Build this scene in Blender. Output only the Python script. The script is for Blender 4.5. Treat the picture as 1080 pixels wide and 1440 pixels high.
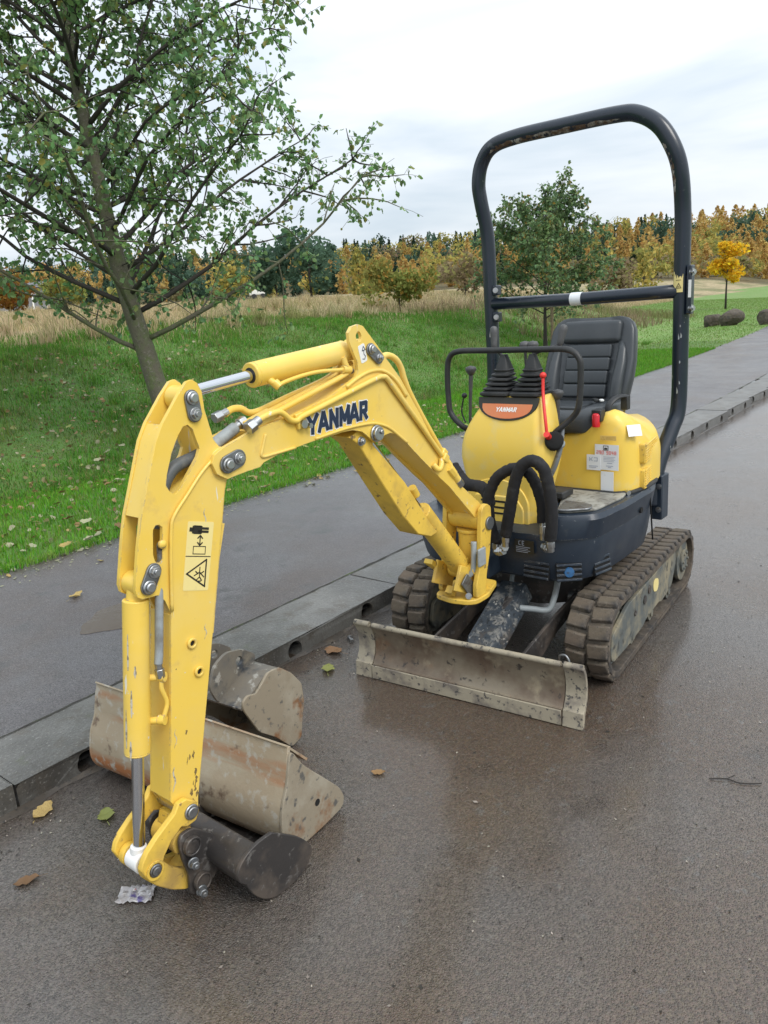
import bpy, bmesh, math, random
import numpy as np
from mathutils import Vector, Matrix
from mathutils.geometry import tessellate_polygon
random.seed(7); np.random.seed(7)
for o in list(bpy.data.objects): bpy.data.objects.remove(o)
S = bpy.context.scene
COL = S.collection
R = math.radians

# ------------------------------------------------------------------ camera
CAM = np.array([3.4150, 1.3746, 1.5292]); YAW, PITCH, ROLL, FPX = R(214.7143), R(14.9475), R(-4.0338), 1091.06
fw = Vector((math.cos(YAW)*math.cos(PITCH), math.sin(YAW)*math.cos(PITCH), -math.sin(PITCH)))
rt = fw.cross(Vector((0, 0, 1))).normalized(); up = rt.cross(fw)
cr, sr = math.cos(ROLL), math.sin(ROLL)
rt, up = cr*rt+sr*up, -sr*rt+cr*up
cd = bpy.data.cameras.new('camera'); co = bpy.data.objects.new('camera', cd); COL.objects.link(co)
co.matrix_world = Matrix(((rt.x, up.x, -fw.x, CAM[0]), (rt.y, up.y, -fw.y, CAM[1]), (rt.z, up.z, -fw.z, CAM[2]), (0, 0, 0, 1)))
cd.sensor_fit = 'VERTICAL'; cd.sensor_height = 36; cd.lens = 36*FPX/1440
cd.clip_start = .05; cd.clip_end = 2000
S.camera = co

# ------------------------------------------------------------------ sky, sun, exposure
SUN_EL, SUN_AZ = R(48), R(75)          # soft light through the overcast
W = bpy.data.worlds.new('World'); S.world = W; W.use_nodes = True
nt = W.node_tree; nt.nodes.clear()
def N(t, **k):
    n = nt.nodes.new(t)
    for a, b in k.items(): setattr(n, a, b)
    return n
wo = N('ShaderNodeOutputWorld'); bg = N('ShaderNodeBackground'); bg.inputs[1].default_value = .1
sky = N('ShaderNodeTexSky', sky_type='NISHITA', sun_disc=False, sun_elevation=SUN_EL, sun_rotation=R(90)-SUN_AZ, dust_density=3.0)
tc = N('ShaderNodeTexCoord'); sep = N('ShaderNodeSeparateXYZ'); nt.links.new(tc.outputs['Generated'], sep.inputs[0])
mp = N('ShaderNodeMapping'); mp.inputs['Scale'].default_value = (1, 1, 4.2); mp.inputs['Location'].default_value = (.35, .1, .2)
nt.links.new(tc.outputs['Generated'], mp.inputs[0])
n1 = N('ShaderNodeTexNoise'); n1.inputs['Scale'].default_value = 2.3; n1.inputs['Detail'].default_value = 5; n1.inputs['Roughness'].default_value = .5
n1.inputs['Distortion'].default_value = .4
nt.links.new(mp.outputs[0], n1.inputs['Vector'])
rp = N('ShaderNodeValToRGB'); rp.color_ramp.elements[0].position = .36; rp.color_ramp.elements[1].position = .64
rp.color_ramp.elements[0].color = (5.0, 5.7, 6.35, 1); rp.color_ramp.elements[1].color = (7.9, 8.1, 8.3, 1)
nt.links.new(n1.outputs[0], rp.inputs[0])
mx = N('ShaderNodeMix', data_type='RGBA'); mx.inputs[0].default_value = .9
nt.links.new(sky.outputs[0], mx.inputs[6]); nt.links.new(rp.outputs[0], mx.inputs[7])
# overcast skies brighten towards the zenith
g1 = N('ShaderNodeMath', operation='MULTIPLY_ADD'); g1.inputs[1].default_value = .7; g1.inputs[2].default_value = .90
mxm = N('ShaderNodeMath', operation='MAXIMUM'); mxm.inputs[1].default_value = 0
nt.links.new(sep.outputs['Z'], mxm.inputs[0]); nt.links.new(mxm.outputs[0], g1.inputs[0])
vm = N('ShaderNodeVectorMath', operation='SCALE'); nt.links.new(mx.outputs[2], vm.inputs[0]); nt.links.new(g1.outputs[0], vm.inputs['Scale'])
nt.links.new(vm.outputs[0], bg.inputs[0]); nt.links.new(bg.outputs[0], wo.inputs[0])
sd = bpy.data.lights.new('sun', 'SUN'); sd.energy = 1.3; sd.angle = R(25); sd.color = (1, .97, .92)
so = bpy.data.objects.new('sun', sd); COL.objects.link(so)
sdir = Vector((math.cos(SUN_EL)*math.cos(SUN_AZ), math.cos(SUN_EL)*math.sin(SUN_AZ), math.sin(SUN_EL)))
so.rotation_euler = sdir.to_track_quat('Z', 'Y').to_euler()
S.view_settings.view_transform = 'Standard'; S.view_settings.look = 'None'; S.view_settings.gamma = 1
S.view_settings.exposure = .58; S.view_settings.use_curve_mapping = False

# ------------------------------------------------------------------ materials
def mat(name, col, rough=.5, metal=0., spec=.5, layers=(), bump=(), rvar=None, edge=None, coat=0., coatr=.05, trans=0., rnd=0., space='Object', sub=None, stones=None):
    """layers: (scale, lo, hi, colour[, rough[, stretch[, detail]]]) noise masks laid one over another;
       bump: (scale, strength, distance); edge: (colour, width) chipped edges; trans: leaf translucency; rnd: value spread per object/island"""
    m = bpy.data.materials.new(name); m.use_nodes = True; t = m.node_tree; t.nodes.clear(); L = t.links.new
    def n(k, **a):
        x = t.nodes.new(k)
        for p, q in a.items(): setattr(x, p, q)
        return x
    out = n('ShaderNodeOutputMaterial'); b = n('ShaderNodeBsdfPrincipled'); L(b.outputs[0], out.inputs[0])
    b.inputs['Metallic'].default_value = metal; b.inputs['Specular IOR Level'].default_value = spec; b.inputs['Coat Weight'].default_value = coat; b.inputs['Coat Roughness'].default_value = coatr
    tcn = n('ShaderNodeTexCoord'); vec = tcn.outputs[space]
    def noise(sc, det=4, stretch=None, off=0):
        x = n('ShaderNodeTexNoise'); x.inputs['Scale'].default_value = sc; x.inputs['Detail'].default_value = det; x.inputs['Roughness'].default_value = .6
        mpn = n('ShaderNodeMapping'); mpn.inputs['Location'].default_value = (off*1.7, off*.9, off*2.3)
        if stretch: mpn.inputs['Scale'].default_value = stretch
        L(vec, mpn.inputs[0]); L(mpn.outputs[0], x.inputs['Vector']); return x.outputs[0]
    def rng(v, lo, hi, a=0., c=1.):
        x = n('ShaderNodeMapRange'); x.inputs[1].default_value = lo; x.inputs[2].default_value = hi; x.inputs[3].default_value = a; x.inputs[4].default_value = c
        L(v, x.inputs[0]); return x.outputs[0]
    def mix(f, a, c):
        x = n('ShaderNodeMix', data_type='RGBA')
        for s, v in ((0, f), (6, a), (7, c)):
            if isinstance(v, tuple): x.inputs[s].default_value = (*v, 1)
            elif isinstance(v, float): x.inputs[s].default_value = v
            else: L(v, x.inputs[s])
        return x.outputs[2]
    def mixf(f, a, c):
        x = n('ShaderNodeMix', data_type='FLOAT')
        for s, v in ((0, f), (2, a), (3, c)):
            if isinstance(v, (int, float)): x.inputs[s].default_value = v
            else: L(v, x.inputs[s])
        return x.outputs[0]
    c = col; r = rough; me = metal
    if rvar: r = rng(noise(rvar[0], 3, off=9), .3, .7, rvar[1], rvar[2])
    for i, l in enumerate(layers):
        f = rng(noise(l[0], l[6] if len(l) > 6 else 5, l[5] if len(l) > 5 else None, off=i+1), l[1], l[2])
        c = mix(f, c, l[3])
        if len(l) > 4 and l[4] is not None: r = mixf(f, r, l[4])
    if edge:
        bv = n('ShaderNodeBevel', samples=4); bv.inputs[0].default_value = edge[1]
        ge = n('ShaderNodeNewGeometry'); d = n('ShaderNodeVectorMath', operation='DOT_PRODUCT')
        L(bv.outputs[0], d.inputs[0]); L(ge.outputs['Normal'], d.inputs[1])
        e = rng(d.outputs['Value'], .97, .86); nn = rng(noise(edge[2] if len(edge) > 2 else 45, 4, off=5), .50, .56)
        x = n('ShaderNodeMath', operation='MULTIPLY'); L(e, x.inputs[0]); L(nn, x.inputs[1]); c = mix(x.outputs[0], c, edge[0])
    if rnd:
        ge = n('ShaderNodeNewGeometry'); oi = n('ShaderNodeObjectInfo'); ad = n('ShaderNodeMath', operation='ADD'); fr = n('ShaderNodeMath', operation='FRACT')
        L(ge.outputs['Random Per Island'], ad.inputs[0]); L(oi.outputs['Random'], ad.inputs[1]); L(ad.outputs[0], fr.inputs[0])
        hs = n('ShaderNodeHueSaturation'); L(rng(fr.outputs[0], 0, 1, 1-rnd, 1+rnd), hs.inputs['Value'])
        f2 = n('ShaderNodeMath', operation='MULTIPLY'); f2.inputs[1].default_value = 7.31; L(fr.outputs[0], f2.inputs[0])
        f3 = n('ShaderNodeMath', operation='FRACT'); L(f2.outputs[0], f3.inputs[0])
        L(rng(f3.outputs[0], 0, 1, .5-rnd*.055, .5+rnd*.055), hs.inputs['Hue'])
        if isinstance(c, tuple): hs.inputs['Color'].default_value = (*c, 1)
        else: L(c, hs.inputs['Color'])
        c = hs.outputs[0]
        if sub:      # a share of the islands in another colour
            f5 = n('ShaderNodeMath', operation='MULTIPLY'); f5.inputs[1].default_value = 13.7; L(fr.outputs[0], f5.inputs[0])
            f6 = n('ShaderNodeMath', operation='FRACT'); L(f5.outputs[0], f6.inputs[0])
            c = mix(rng(f6.outputs[0], 1-sub[1]-.05, 1-sub[1]+.05), c, sub[0])
    vh = None
    if stones:   # packed chippings: (scale, darkest, lightest, relief)
        vo = n('ShaderNodeTexVoronoi'); vo.inputs['Scale'].default_value = stones[0]; L(vec, vo.inputs['Vector'])
        sx = n('ShaderNodeSeparateColor'); L(vo.outputs['Color'], sx.inputs[0])
        hv = n('ShaderNodeHueSaturation'); L(rng(sx.outputs[0], 0, 1, stones[1], stones[2]), hv.inputs['Value']); L(rng(sx.outputs[1], 0, 1, .475, .515), hv.inputs['Hue'])
        if isinstance(c, tuple): hv.inputs['Color'].default_value = (*c, 1)
        else: L(c, hv.inputs['Color'])
        c = hv.outputs[0]; vh = rng(vo.outputs['Distance'], 0, .6, 1, 0)
    if isinstance(c, tuple): b.inputs['Base Color'].default_value = (*c, 1)
    else: L(c, b.inputs['Base Color'])
    if isinstance(r, (int, float)): b.inputs['Roughness'].default_value = r
    else: L(r, b.inputs['Roughness'])
    h = None
    if vh is not None:
        bn = n('ShaderNodeBump'); bn.inputs['Strength'].default_value = .8; bn.inputs['Distance'].default_value = stones[3]; L(vh, bn.inputs['Height']); h = bn.outputs[0]
    for i, (sc, st, dist) in enumerate(bump):
        bn = n('ShaderNodeBump'); bn.inputs['Strength'].default_value = st; bn.inputs['Distance'].default_value = dist
        L(noise(sc, 4, off=20+i), bn.inputs['Height'])
        if h: L(h, bn.inputs['Normal'])
        h = bn.outputs[0]
    if h: L(h, b.inputs['Normal'])
    if trans:
        tr = n('ShaderNodeBsdfTranslucent'); ms = n('ShaderNodeMixShader'); ms.inputs[0].default_value = trans
        if isinstance(c, tuple): tr.inputs[0].default_value = (*c, 1)
        else: L(c, tr.inputs[0])
        L(b.outputs[0], ms.inputs[1]); L(tr.outputs[0], ms.inputs[2]); L(ms.outputs[0], out.inputs[0])
    return m

DIRT = (.13, .10, .07)
YEL = mat('yellow_paint', (.80, .545, .085), .42, coat=.15, layers=[(7, .5, .9, (.74, .52, .13)), (2.5, .48, .8, (.78, .59, .20)), (13, .60, .74, (.66, .45, .12), .55), (38, .68, .71, (.66, .60, .46)), (60, .72, .745, (.11, .08, .045)), (26, .665, .69, (.70, .66, .55), .6, (1, 1, .12))],
          bump=[(90, .08, .002), (14, .05, .004)], rvar=(6, .3, .55), edge=((.34, .27, .17), .005, 34))
YELD = mat('yellow_paint_grimy', (.74, .49, .07), .5, layers=[(9, .48, .75, (.55, .36, .06)), (5, .52, .7, (.40, .26, .07), .7), (34, .61, .70, (.20, .13, .06), .8), (90, .67, .72, (.06, .045, .03))],
           bump=[(60, .2, .003)], edge=((.12, .08, .05), .005, 30))
YELP = mat('yellow_plastic', (.80, .55, .085), .42, coat=.1, layers=[(3, .5, .85, (.77, .56, .13)), (30, .70, .76, (.45, .34, .15)), (9, .54, .74, (.70, .55, .20), .55), (60, .70, .72, (.60, .52, .36))], rvar=(4, .33, .55), bump=[(160, .05, .001), (7, .04, .01)])
NAVY = mat('navy_paint', (.012, .021, .036), .4, coat=.1, layers=[(5, .5, .85, (.03, .042, .058)), (55, .70, .73, (.32, .34, .34)), (14, .62, .8, (.06, .065, .065), .65)],
           bump=[(80, .08, .002)], rvar=(5, .3, .55), edge=((.22, .22, .21), .004, 40))
RAIL = mat('roll_bar_paint', (.008, .015, .028), .32, coat=.2, layers=[(16, .66, .72, (.05, .06, .07)), (34, .69, .71, (.42, .42, .40), .6, (1, 1, .35))], bump=[(70, .06, .001)], rvar=(7, .25, .45))
RUSTP = mat('worn_bare_patch', (.10, .06, .035), .75, layers=[(18, .45, .6, (.36, .34, .31)), (40, .5, .58, (.012, .016, .028))], bump=[(60, .3, .001)])
BLK = mat('black_plastic', (.018, .019, .02), .5, layers=[(9, .5, .8, (.05, .05, .05), .7)])
DARK = mat('dark_recess', (.006, .006, .006), .9)
GRIP = mat('grey_grip', (.07, .07, .072), .5, layers=[(20, .5, .7, (.10, .10, .10))])
VINYL = mat('seat_vinyl', (.040, .046, .052), .36, layers=[(6, .5, .8, (.062, .068, .074), .46)], bump=[(220, .12, .001), (14, .08, .006)])
FABRIC = mat('hose_sleeve', (.010, .010, .012), .85, bump=[(300, .5, .001), (26, .5, .006)], layers=[(20, .55, .75, (.03, .03, .032))])
ZINC = mat('zinc_steel', (.46, .47, .48), .34, 1., layers=[(30, .5, .7, (.26, .26, .25), .55)], bump=[(70, .1, .001)])
ZINCD = mat('dull_steel', (.22, .23, .24), .45, .8, layers=[(24, .5, .65, (.12, .10, .08), .75)], bump=[(50, .15, .001)])
CHROME = mat('chrome', (.62, .63, .65), .12, 1.)
RUBBER = mat('muddy_rubber', (.034, .031, .029), .68, layers=[(7, .36, .60, (.11, .086, .062), .85), (34, .52, .7, (.145, .122, .095), .9), (80, .6, .68, (.02, .018, .017))], bump=[(40, .5, .006), (140, .3, .002)], rnd=.12)
FRAME = mat('muddy_track_steel', (.10, .11, .105), .65, layers=[(7, .42, .6, (.25, .22, .15), .85), (22, .55, .68, (.05, .05, .045))], bump=[(45, .3, .004)])
BLADE = mat('worn_blade_steel', (.215, .18, .13), .52, .12, layers=[(3.2, .43, .60, (.12, .082, .056), .42), (9, .53, .66, (.30, .25, .17), .7), (26, .60, .68, (.05, .042, .035)), (5, .60, .72, (.20, .11, .06))],
            bump=[(50, .35, .003), (9, .2, .006)], rvar=(8, .35, .65))
BLADEL = mat('blade_edge_mud', (.33, .29, .215), .7, layers=[(12, .48, .62, (.19, .165, .135)), (40, .58, .64, (.07, .065, .06))], bump=[(60, .35, .003)])
RUST = mat('rusty_bucket', (.34, .275, .19), .66, layers=[(5, .46, .66, (.38, .335, .25)), (4.2, .52, .68, (.34, .135, .048), .75, (1.1, .3, 2.2)), (26, .55, .66, (.40, .37, .31)), (13, .60, .7, (.12, .075, .05))],
           bump=[(55, .35, .003), (10, .2, .006)])
GREYB = mat('grey_bucket_steel', (.26, .22, .16), .6, layers=[(6, .48, .62, (.32, .285, .22)), (9, .56, .68, (.20, .10, .045)), (30, .58, .66, (.10, .095, .085))], bump=[(50, .35, .003)])
DARKB = mat('dark_worn_steel', (.055, .05, .048), .42, .4, layers=[(8, .48, .62, (.11, .09, .075), .6), (30, .58, .66, (.17, .16, .15), .5)], bump=[(50, .3, .002)], rvar=(10, .28, .6))
SCRAPE = mat('scraped_grey_brown_steel', (.125, .115, .10), .55, layers=[(5, .48, .62, (.16, .14, .11)), (9, .53, .64, (.038, .043, .05), .45), (26, .58, .66, (.30, .29, .26), .6), (13, .62, .72, (.13, .075, .04))], bump=[(45, .35, .003)])
PRIMER = mat('scraped_navy_steel', (.040, .05, .062), .5, layers=[(24, .52, .66, (.20, .195, .18), .65), (70, .54, .62, (.020, .024, .028)), (50, .62, .68, (.38, .37, .34)), (9, .55, .75, (.10, .08, .06))], bump=[(40, .3, .003)])
WHITE = mat('white_print', (.78, .78, .76), .5)
STICK = mat('paper_sticker', (.74, .76, .78), .5, layers=[(30, .55, .7, (.66, .68, .70))])
FADED = mat('faded_label', (.72, .50, .15), .45)
CREAM = mat('pale_yellow_sticker', (.80, .66, .27), .4, layers=[(40, .6, .75, (.68, .56, .26))])
NAVYP = mat('navy_print', (.010, .022, .055), .4)
BLKP = mat('black_print', (.02, .018, .012), .5)
REDP = mat('red_print', (.70, .14, .12), .5)
GREYP = mat('grey_print', (.36, .40, .48), .5)
ORNG = mat('orange_badge', (.62, .17, .06), .35, layers=[(5, .4, .7, (.55, .24, .10))])
REDL = mat('red_lever_paint', (.72, .035, .025), .35)
REDG = mat('red_lens', (.55, .01, .02), .15)
GREYL = mat('pale_floor_mat', (.31, .305, .27), .6, layers=[(7, .44, .62, (.17, .165, .145)), (30, .52, .66, (.10, .09, .075))], bump=[(60, .2, .002)])
GREYH = mat('grey_hose', (.30, .33, .34), .5, layers=[(12, .5, .7, (.19, .19, .18))])
GREYD = mat('grey_arm_hose', (.09, .10, .105), .5, layers=[(30, .5, .7, (.15, .15, .14))])
BLUEP = mat('blue_cap', (.02, .10, .24), .6, layers=[(60, .5, .7, (.03, .04, .06))])

# ------------------------------------------------------------------ mesh helpers
TU, TB = R(5), R(6)
FM = Matrix.Identity(4)
FU = Matrix(((math.cos(TU), math.sin(TU), 0, 0), (-math.sin(TU), math.cos(TU), 0, 0), (0, 0, 1, 0), (0, 0, 0, 1)))   # slewed upper body
FB = Matrix.Translation((.8, 0, 0)) @ Matrix(((math.cos(TB), math.sin(TB), 0, 0), (-math.sin(TB), math.cos(TB), 0, 0), (0, 0, 1, 0), (0, 0, 0, 1)))  # boom plane: (u, w, z)

class G:
    """collects shapes given in a frame and links them as ONE mesh object"""
    def __init__(s, F=FM): s.v = []; s.f = []; s.F = F
    def add(s, vs, fs, M=None):
        o = len(s.v); T = s.F @ M if M is not None else s.F
        s.v += [T @ Vector(p) for p in vs]; s.f += [[o+i for i in f] for f in fs]; return s
    def box(s, c, d, M=None, taper=1.):
        x, y, z = (q/2 for q in d); a = taper
        vs = [(-x, -y, -z), (x, -y, -z), (x, y, -z), (-x, y, -z), (-x*a, -y*a, z), (x*a, -y*a, z), (x*a, y*a, z), (-x*a, y*a, z)]
        T = Matrix.Translation(c) @ (M if M is not None else Matrix.Identity(4))
        return s.add(vs, [(3, 2, 1, 0), (4, 5, 6, 7), (0, 1, 5, 4), (1, 2, 6, 5), (2, 3, 7, 6), (3, 0, 4, 7)], T)
    def prism(s, prof, a0, a1, holes=(), axis='y'):
        """profile in the x-z plane (axis y), x-y (axis z) or y-z (axis x), from a0 to a1"""
        def P(p, a): return {'y': (p[0], a, p[1]), 'z': (p[0], p[1], a), 'x': (a, p[0], p[1])}[axis]
        loops = [prof, *holes]; flat = [p for l in loops for p in l]; n = len(flat)
        vs = [P(p, a0) for p in flat]+[P(p, a1) for p in flat]; fs = []
        if holes:
            tri = tessellate_polygon([[Vector((p[0], p[1], 0)) for p in l] for l in loops])
            fs += [list(t) for t in tri]+[[i+n for i in reversed(t)] for t in tri]
        else: fs += [list(range(n)), [i+n for i in reversed(range(n))]]
        o = 0
        for l in loops:
            k = len(l); fs += [[o+i, o+i+n, o+(i+1) % k+n, o+(i+1) % k] for i in range(k)]; o += k
        return s.add(vs, fs)
    def tube(s, pts, r, seg=10, cap=True, flat=1., closed=False):
        P = [Vector(p) for p in pts]; n = len(P); rr = r if isinstance(r, (list, tuple)) else [r]*n
        vs = []; fs = []; t0 = (P[1]-P[0]).normalized()
        u = t0.cross(Vector((0, 0, 1)))
        if u.length < .1: u = t0.cross(Vector((1, 0, 0)))
        u.normalize()
        for i, p in enumerate(P):
            t = (P[min(i+1, n-1)]-P[max(i-1, 0)]).normalized()
            u = (u-t*u.dot(t)).normalized(); w = t.cross(u)
            vs += [p+(u*math.cos(2*math.pi*k/seg)+w*math.sin(2*math.pi*k/seg)*flat)*rr[i] for k in range(seg)]
        for i in range(n-1):
            fs += [[i*seg+k, i*seg+(k+1) % seg, (i+1)*seg+(k+1) % seg, (i+1)*seg+k] for k in range(seg)]
        if cap: fs += [list(reversed(range(seg))), [(n-1)*seg+k for k in range(seg)]]
        return s.add(vs, fs)
    def cyl(s, a, b, r, seg=20, r1=None): return s.tube([a, b], [r, r if r1 is None else r1], seg)
    def ring(s, a, b, r, ri, seg=24):
        a, b = Vector(a), Vector(b); t = (b-a).normalized(); u = t.cross(Vector((.3, .2, 1))).normalized(); w = t.cross(u)
        vs = []
        for p, q in ((a, r), (b, r), (b, ri), (a, ri)): vs += [p+(u*math.cos(2*math.pi*k/seg)+w*math.sin(2*math.pi*k/seg))*q for k in range(seg)]
        fs = []
        for j in range(4):
            jj = (j+1) % 4; fs += [[j*seg+k, j*seg+(k+1) % seg, jj*seg+(k+1) % seg, jj*seg+k] for k in range(seg)]
        return s.add(vs, fs)
    def lathe(s, a, ax, prof, seg=16):
        """prof: (distance along ax, radius)"""
        a = Vector(a); ax = Vector(ax).normalized()
        return s.tube([a+ax*d for d, _ in prof], [max(q, .0004) for _, q in prof], seg)
    def loft(s, secs, cap=True):
        n = len(secs[0]); vs = [p for q in secs for p in q]
        fs = [[i*n+k, i*n+(k+1) % n, (i+1)*n+(k+1) % n, (i+1)*n+k] for i in range(len(secs)-1) for k in range(n)]
        if cap: fs += [list(reversed(range(n))), [(len(secs)-1)*n+k for k in range(n)]]
        return s.add(vs, fs)
    def bolt(s, p, ax, r, h=None, washer=True):
        p = Vector(p); ax = Vector(ax).normalized(); h = h or r*.7
        if washer: s.cyl(p, p+ax*h*.3, r*1.25, 18)
        s.cyl(p+ax*h*.28, p+ax*h, r, 6); s.cyl(p+ax*h*.98, p+ax*h*1.35, r*.55, 12)
        return s
    def build(s, name, m, parent=None, bevel=0., seg=2, smooth=40, subd=0, **props):
        me = bpy.data.meshes.new(name); me.from_pydata([tuple(q) for q in s.v], [], s.f); me.validate()
        bm = bmesh.new(); bm.from_mesh(me); bmesh.ops.recalc_face_normals(bm, faces=bm.faces); bm.to_mesh(me); bm.free()
        for q in (m if isinstance(m, (list, tuple)) else [m]): me.materials.append(q)
        me.shade_smooth()
        if smooth < 180: me.set_sharp_from_angle(angle=R(smooth))
        o = bpy.data.objects.new(name, me); COL.objects.link(o)
        if parent is not None: o.parent = parent
        if bevel:
            b = o.modifiers.new('bevel', 'BEVEL'); b.width = bevel; b.segments = seg; b.limit_method = 'ANGLE'; b.angle_limit = R(35); b.harden_normals = False
        if subd:
            b = o.modifiers.new('subsurf', 'SUBSURF'); b.levels = subd; b.render_levels = subd
        for k, v in props.items(): o[k] = v
        return o

def empty(name, parent=None, loc=(0, 0, 0), **props):
    o = bpy.data.objects.new(name, None); COL.objects.link(o); o.location = loc; o.empty_display_size = .1
    if parent is not None: o.parent = parent
    for k, v in props.items(): o[k] = v
    return o
def smoothpath(pts, sub=6):
    P = [Vector(p) for p in pts]; out = []
    for i in range(len(P)-1):
        a, b, c, d = P[max(i-1, 0)], P[i], P[i+1], P[min(i+2, len(P)-1)]
        for k in range(sub):
            t = k/sub; out.append(.5*((2*b)+(c-a)*t+(2*a-5*b+4*c-d)*t*t+(3*b-a-3*c+d)*t**3))
    return out+[P[-1]]
def roundpoly(pts, r, seg=5):
    out = []; n = len(pts)
    for i, p in enumerate(pts):
        p = Vector(p); a = Vector(pts[i-1]); b = Vector(pts[(i+1) % n]); rr = r[i] if isinstance(r, (list, tuple)) else r
        da, db = (a-p), (b-p); q = min(rr, da.length*.49, db.length*.49)
        A, B = p+da.normalized()*q, p+db.normalized()*q
        for k in range(seg+1):
            t = k/seg; out.append(tuple((1-t)**2*A+2*t*(1-t)*p+t*t*B))
    return out
def circ(cx, cy, r, n=20): return [(cx+r*math.cos(2*math.pi*k/n), cy+r*math.sin(2*math.pi*k/n)) for k in range(n)]
def stadium(a, b, r, n=10):
    a, b = Vector(a), Vector(b); t = math.atan2(*(b-a).yx); out = []
    for k in range(n+1): q = t+math.pi/2+math.pi*k/n; out.append((a.x+r*math.cos(q), a.y+r*math.sin(q)))
    for k in range(n+1): q = t-math.pi/2+math.pi*k/n; out.append((b.x+r*math.cos(q), b.y+r*math.sin(q)))
    return out
GL = {'Y': [[(0, 1), (.4, .46)], [(.8, 1), (.4, .46)], [(.4, .5), (.4, 0)]], 'A': [[(.02, 0), (.36, 1)], [(.78, 0), (.44, 1)], [(.2, .3), (.6, .3)]],
      'N': [[(.1, 0), (.1, 1)], [(.1, 1), (.7, 0)], [(.7, 0), (.7, 1)]], 'M': [[(.08, 0), (.08, 1)], [(.08, 1), (.45, .25)], [(.45, .25), (.82, 1)], [(.82, 0), (.82, 1)]],
      'R': [[(.1, 0), (.1, 1)], [(.1, .96), (.6, .96)], [(.64, .92), (.64, .52)], [(.1, .46), (.6, .46)], [(.36, .46), (.7, 0)]],
      '2': [[(.1, 1), (.6, 1)], [(.6, 1), (.6, .5)], [(.6, .5), (.1, .5)], [(.1, .5), (.1, 0)], [(.1, 0), (.6, 0)]], '9': [[(.1, 0), (.6, 0)], [(.6, 0), (.6, 1)], [(.6, 1), (.1, 1)], [(.1, 1), (.1, .5)], [(.1, .5), (.6, .5)]],
      '0': [[(.1, 0), (.6, 0)], [(.6, 0), (.6, 1)], [(.6, 1), (.1, 1)], [(.1, 1), (.1, 0)]], '4': [[(.1, 1), (.1, .45)], [(.1, .45), (.65, .45)], [(.5, 1), (.5, 0)]],
      '8': [[(.1, 0), (.6, 0)], [(.6, 0), (.6, 1)], [(.6, 1), (.1, 1)], [(.1, 1), (.1, 0)], [(.1, .5), (.6, .5)]], 'C': [[(.6, 1), (.15, .85)], [(.15, .85), (.15, .15)], [(.15, .15), (.6, 0)]],
      'E': [[(.12, 0), (.12, 1)], [(.12, 1), (.6, 1)], [(.12, .5), (.5, .5)], [(.12, 0), (.6, 0)]], ' ': []}
def strokes(g, org, ex, ey, segs, wd, lift, cap=.5):
    """flat ribbons on the plane (org, ex, ey), each a hair above the one below"""
    org, ex, ey = Vector(org), Vector(ex), Vector(ey); nz = ex.cross(ey).normalized()
    for i, (a, b) in enumerate(segs):
        A = org+ex*a[0]+ey*a[1]; B = org+ex*b[0]+ey*b[1]; d = (B-A).normalized(); q = d.cross(nz)*wd/2; e = d*wd*cap
        o = nz*(lift+i*.00004)
        g.add([A-e+q+o, B+e+q+o, B+e-q+o, A-e-q+o], [(0, 1, 2, 3)])
def word(txt, h, adv, shear=0.):
    out = []
    for i, ch in enumerate(txt): out += [tuple((adv*i+p[0]*h*.95+p[1]*h*shear, p[1]*h) for p in s) for s in GL[ch]]
    return out

# ------------------------------------------------------------------ ground frame: s runs along the kerb, t across it
KD = R(-4.286)
kx, ky = math.cos(KD), math.sin(KD)
def st(s, t, z=0.): return Vector((s*kx-t*ky, s*ky+t*kx, z))
def koff(s): return .0035*(s+4)**2 if s < -4 else 0.
def eoff(s): return -3.10-(.0028*(s+4)**2 if s < -4 else 0.)
def sm(a, b, x):
    x = np.clip((x-a)/(b-a), 0, 1); return x*x*(3-2*x)
CS, CT = CAM[0]*kx+CAM[1]*ky, -CAM[0]*ky+CAM[1]*kx
rng = np.random.RandomState(3)
def zter(s, d, t=None):
    s = np.asarray(s, float); d = np.asarray(d, float)
    e = -3.10-np.where(s < -4, .0028*np.minimum((s+4)**2, 1600), 0); t = e-d
    D = np.hypot(s-CS, t-CT)
    w = np.maximum(sm(-36, -20, s), sm(9, 26, d))
    bank = -.10*np.exp(-((d-2.6)/.7)**2)+1.22*sm(2.3, 8.4, d)+.036*np.clip(d-8, 0, 50)
    bump = .05*np.sin(s*1.3+d*.7)*np.sin(d*1.1-s*.4)*sm(2, 5, d)+.09*np.sin(s*.37+1)*np.sin(d*.5)*sm(4, 9, d)
    ang = np.arctan2(t-CT, -(s-CS))                    # 0 along the road, negative towards the field
    hill = sm(125, 270, D)*(12.5*sm(-1.5, -.95, ang)+2.2)
    return .088+w*(bank+bump)+(1-w)*np.minimum(.012*d, .5)*sm(0, 10, d)+hill

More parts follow.
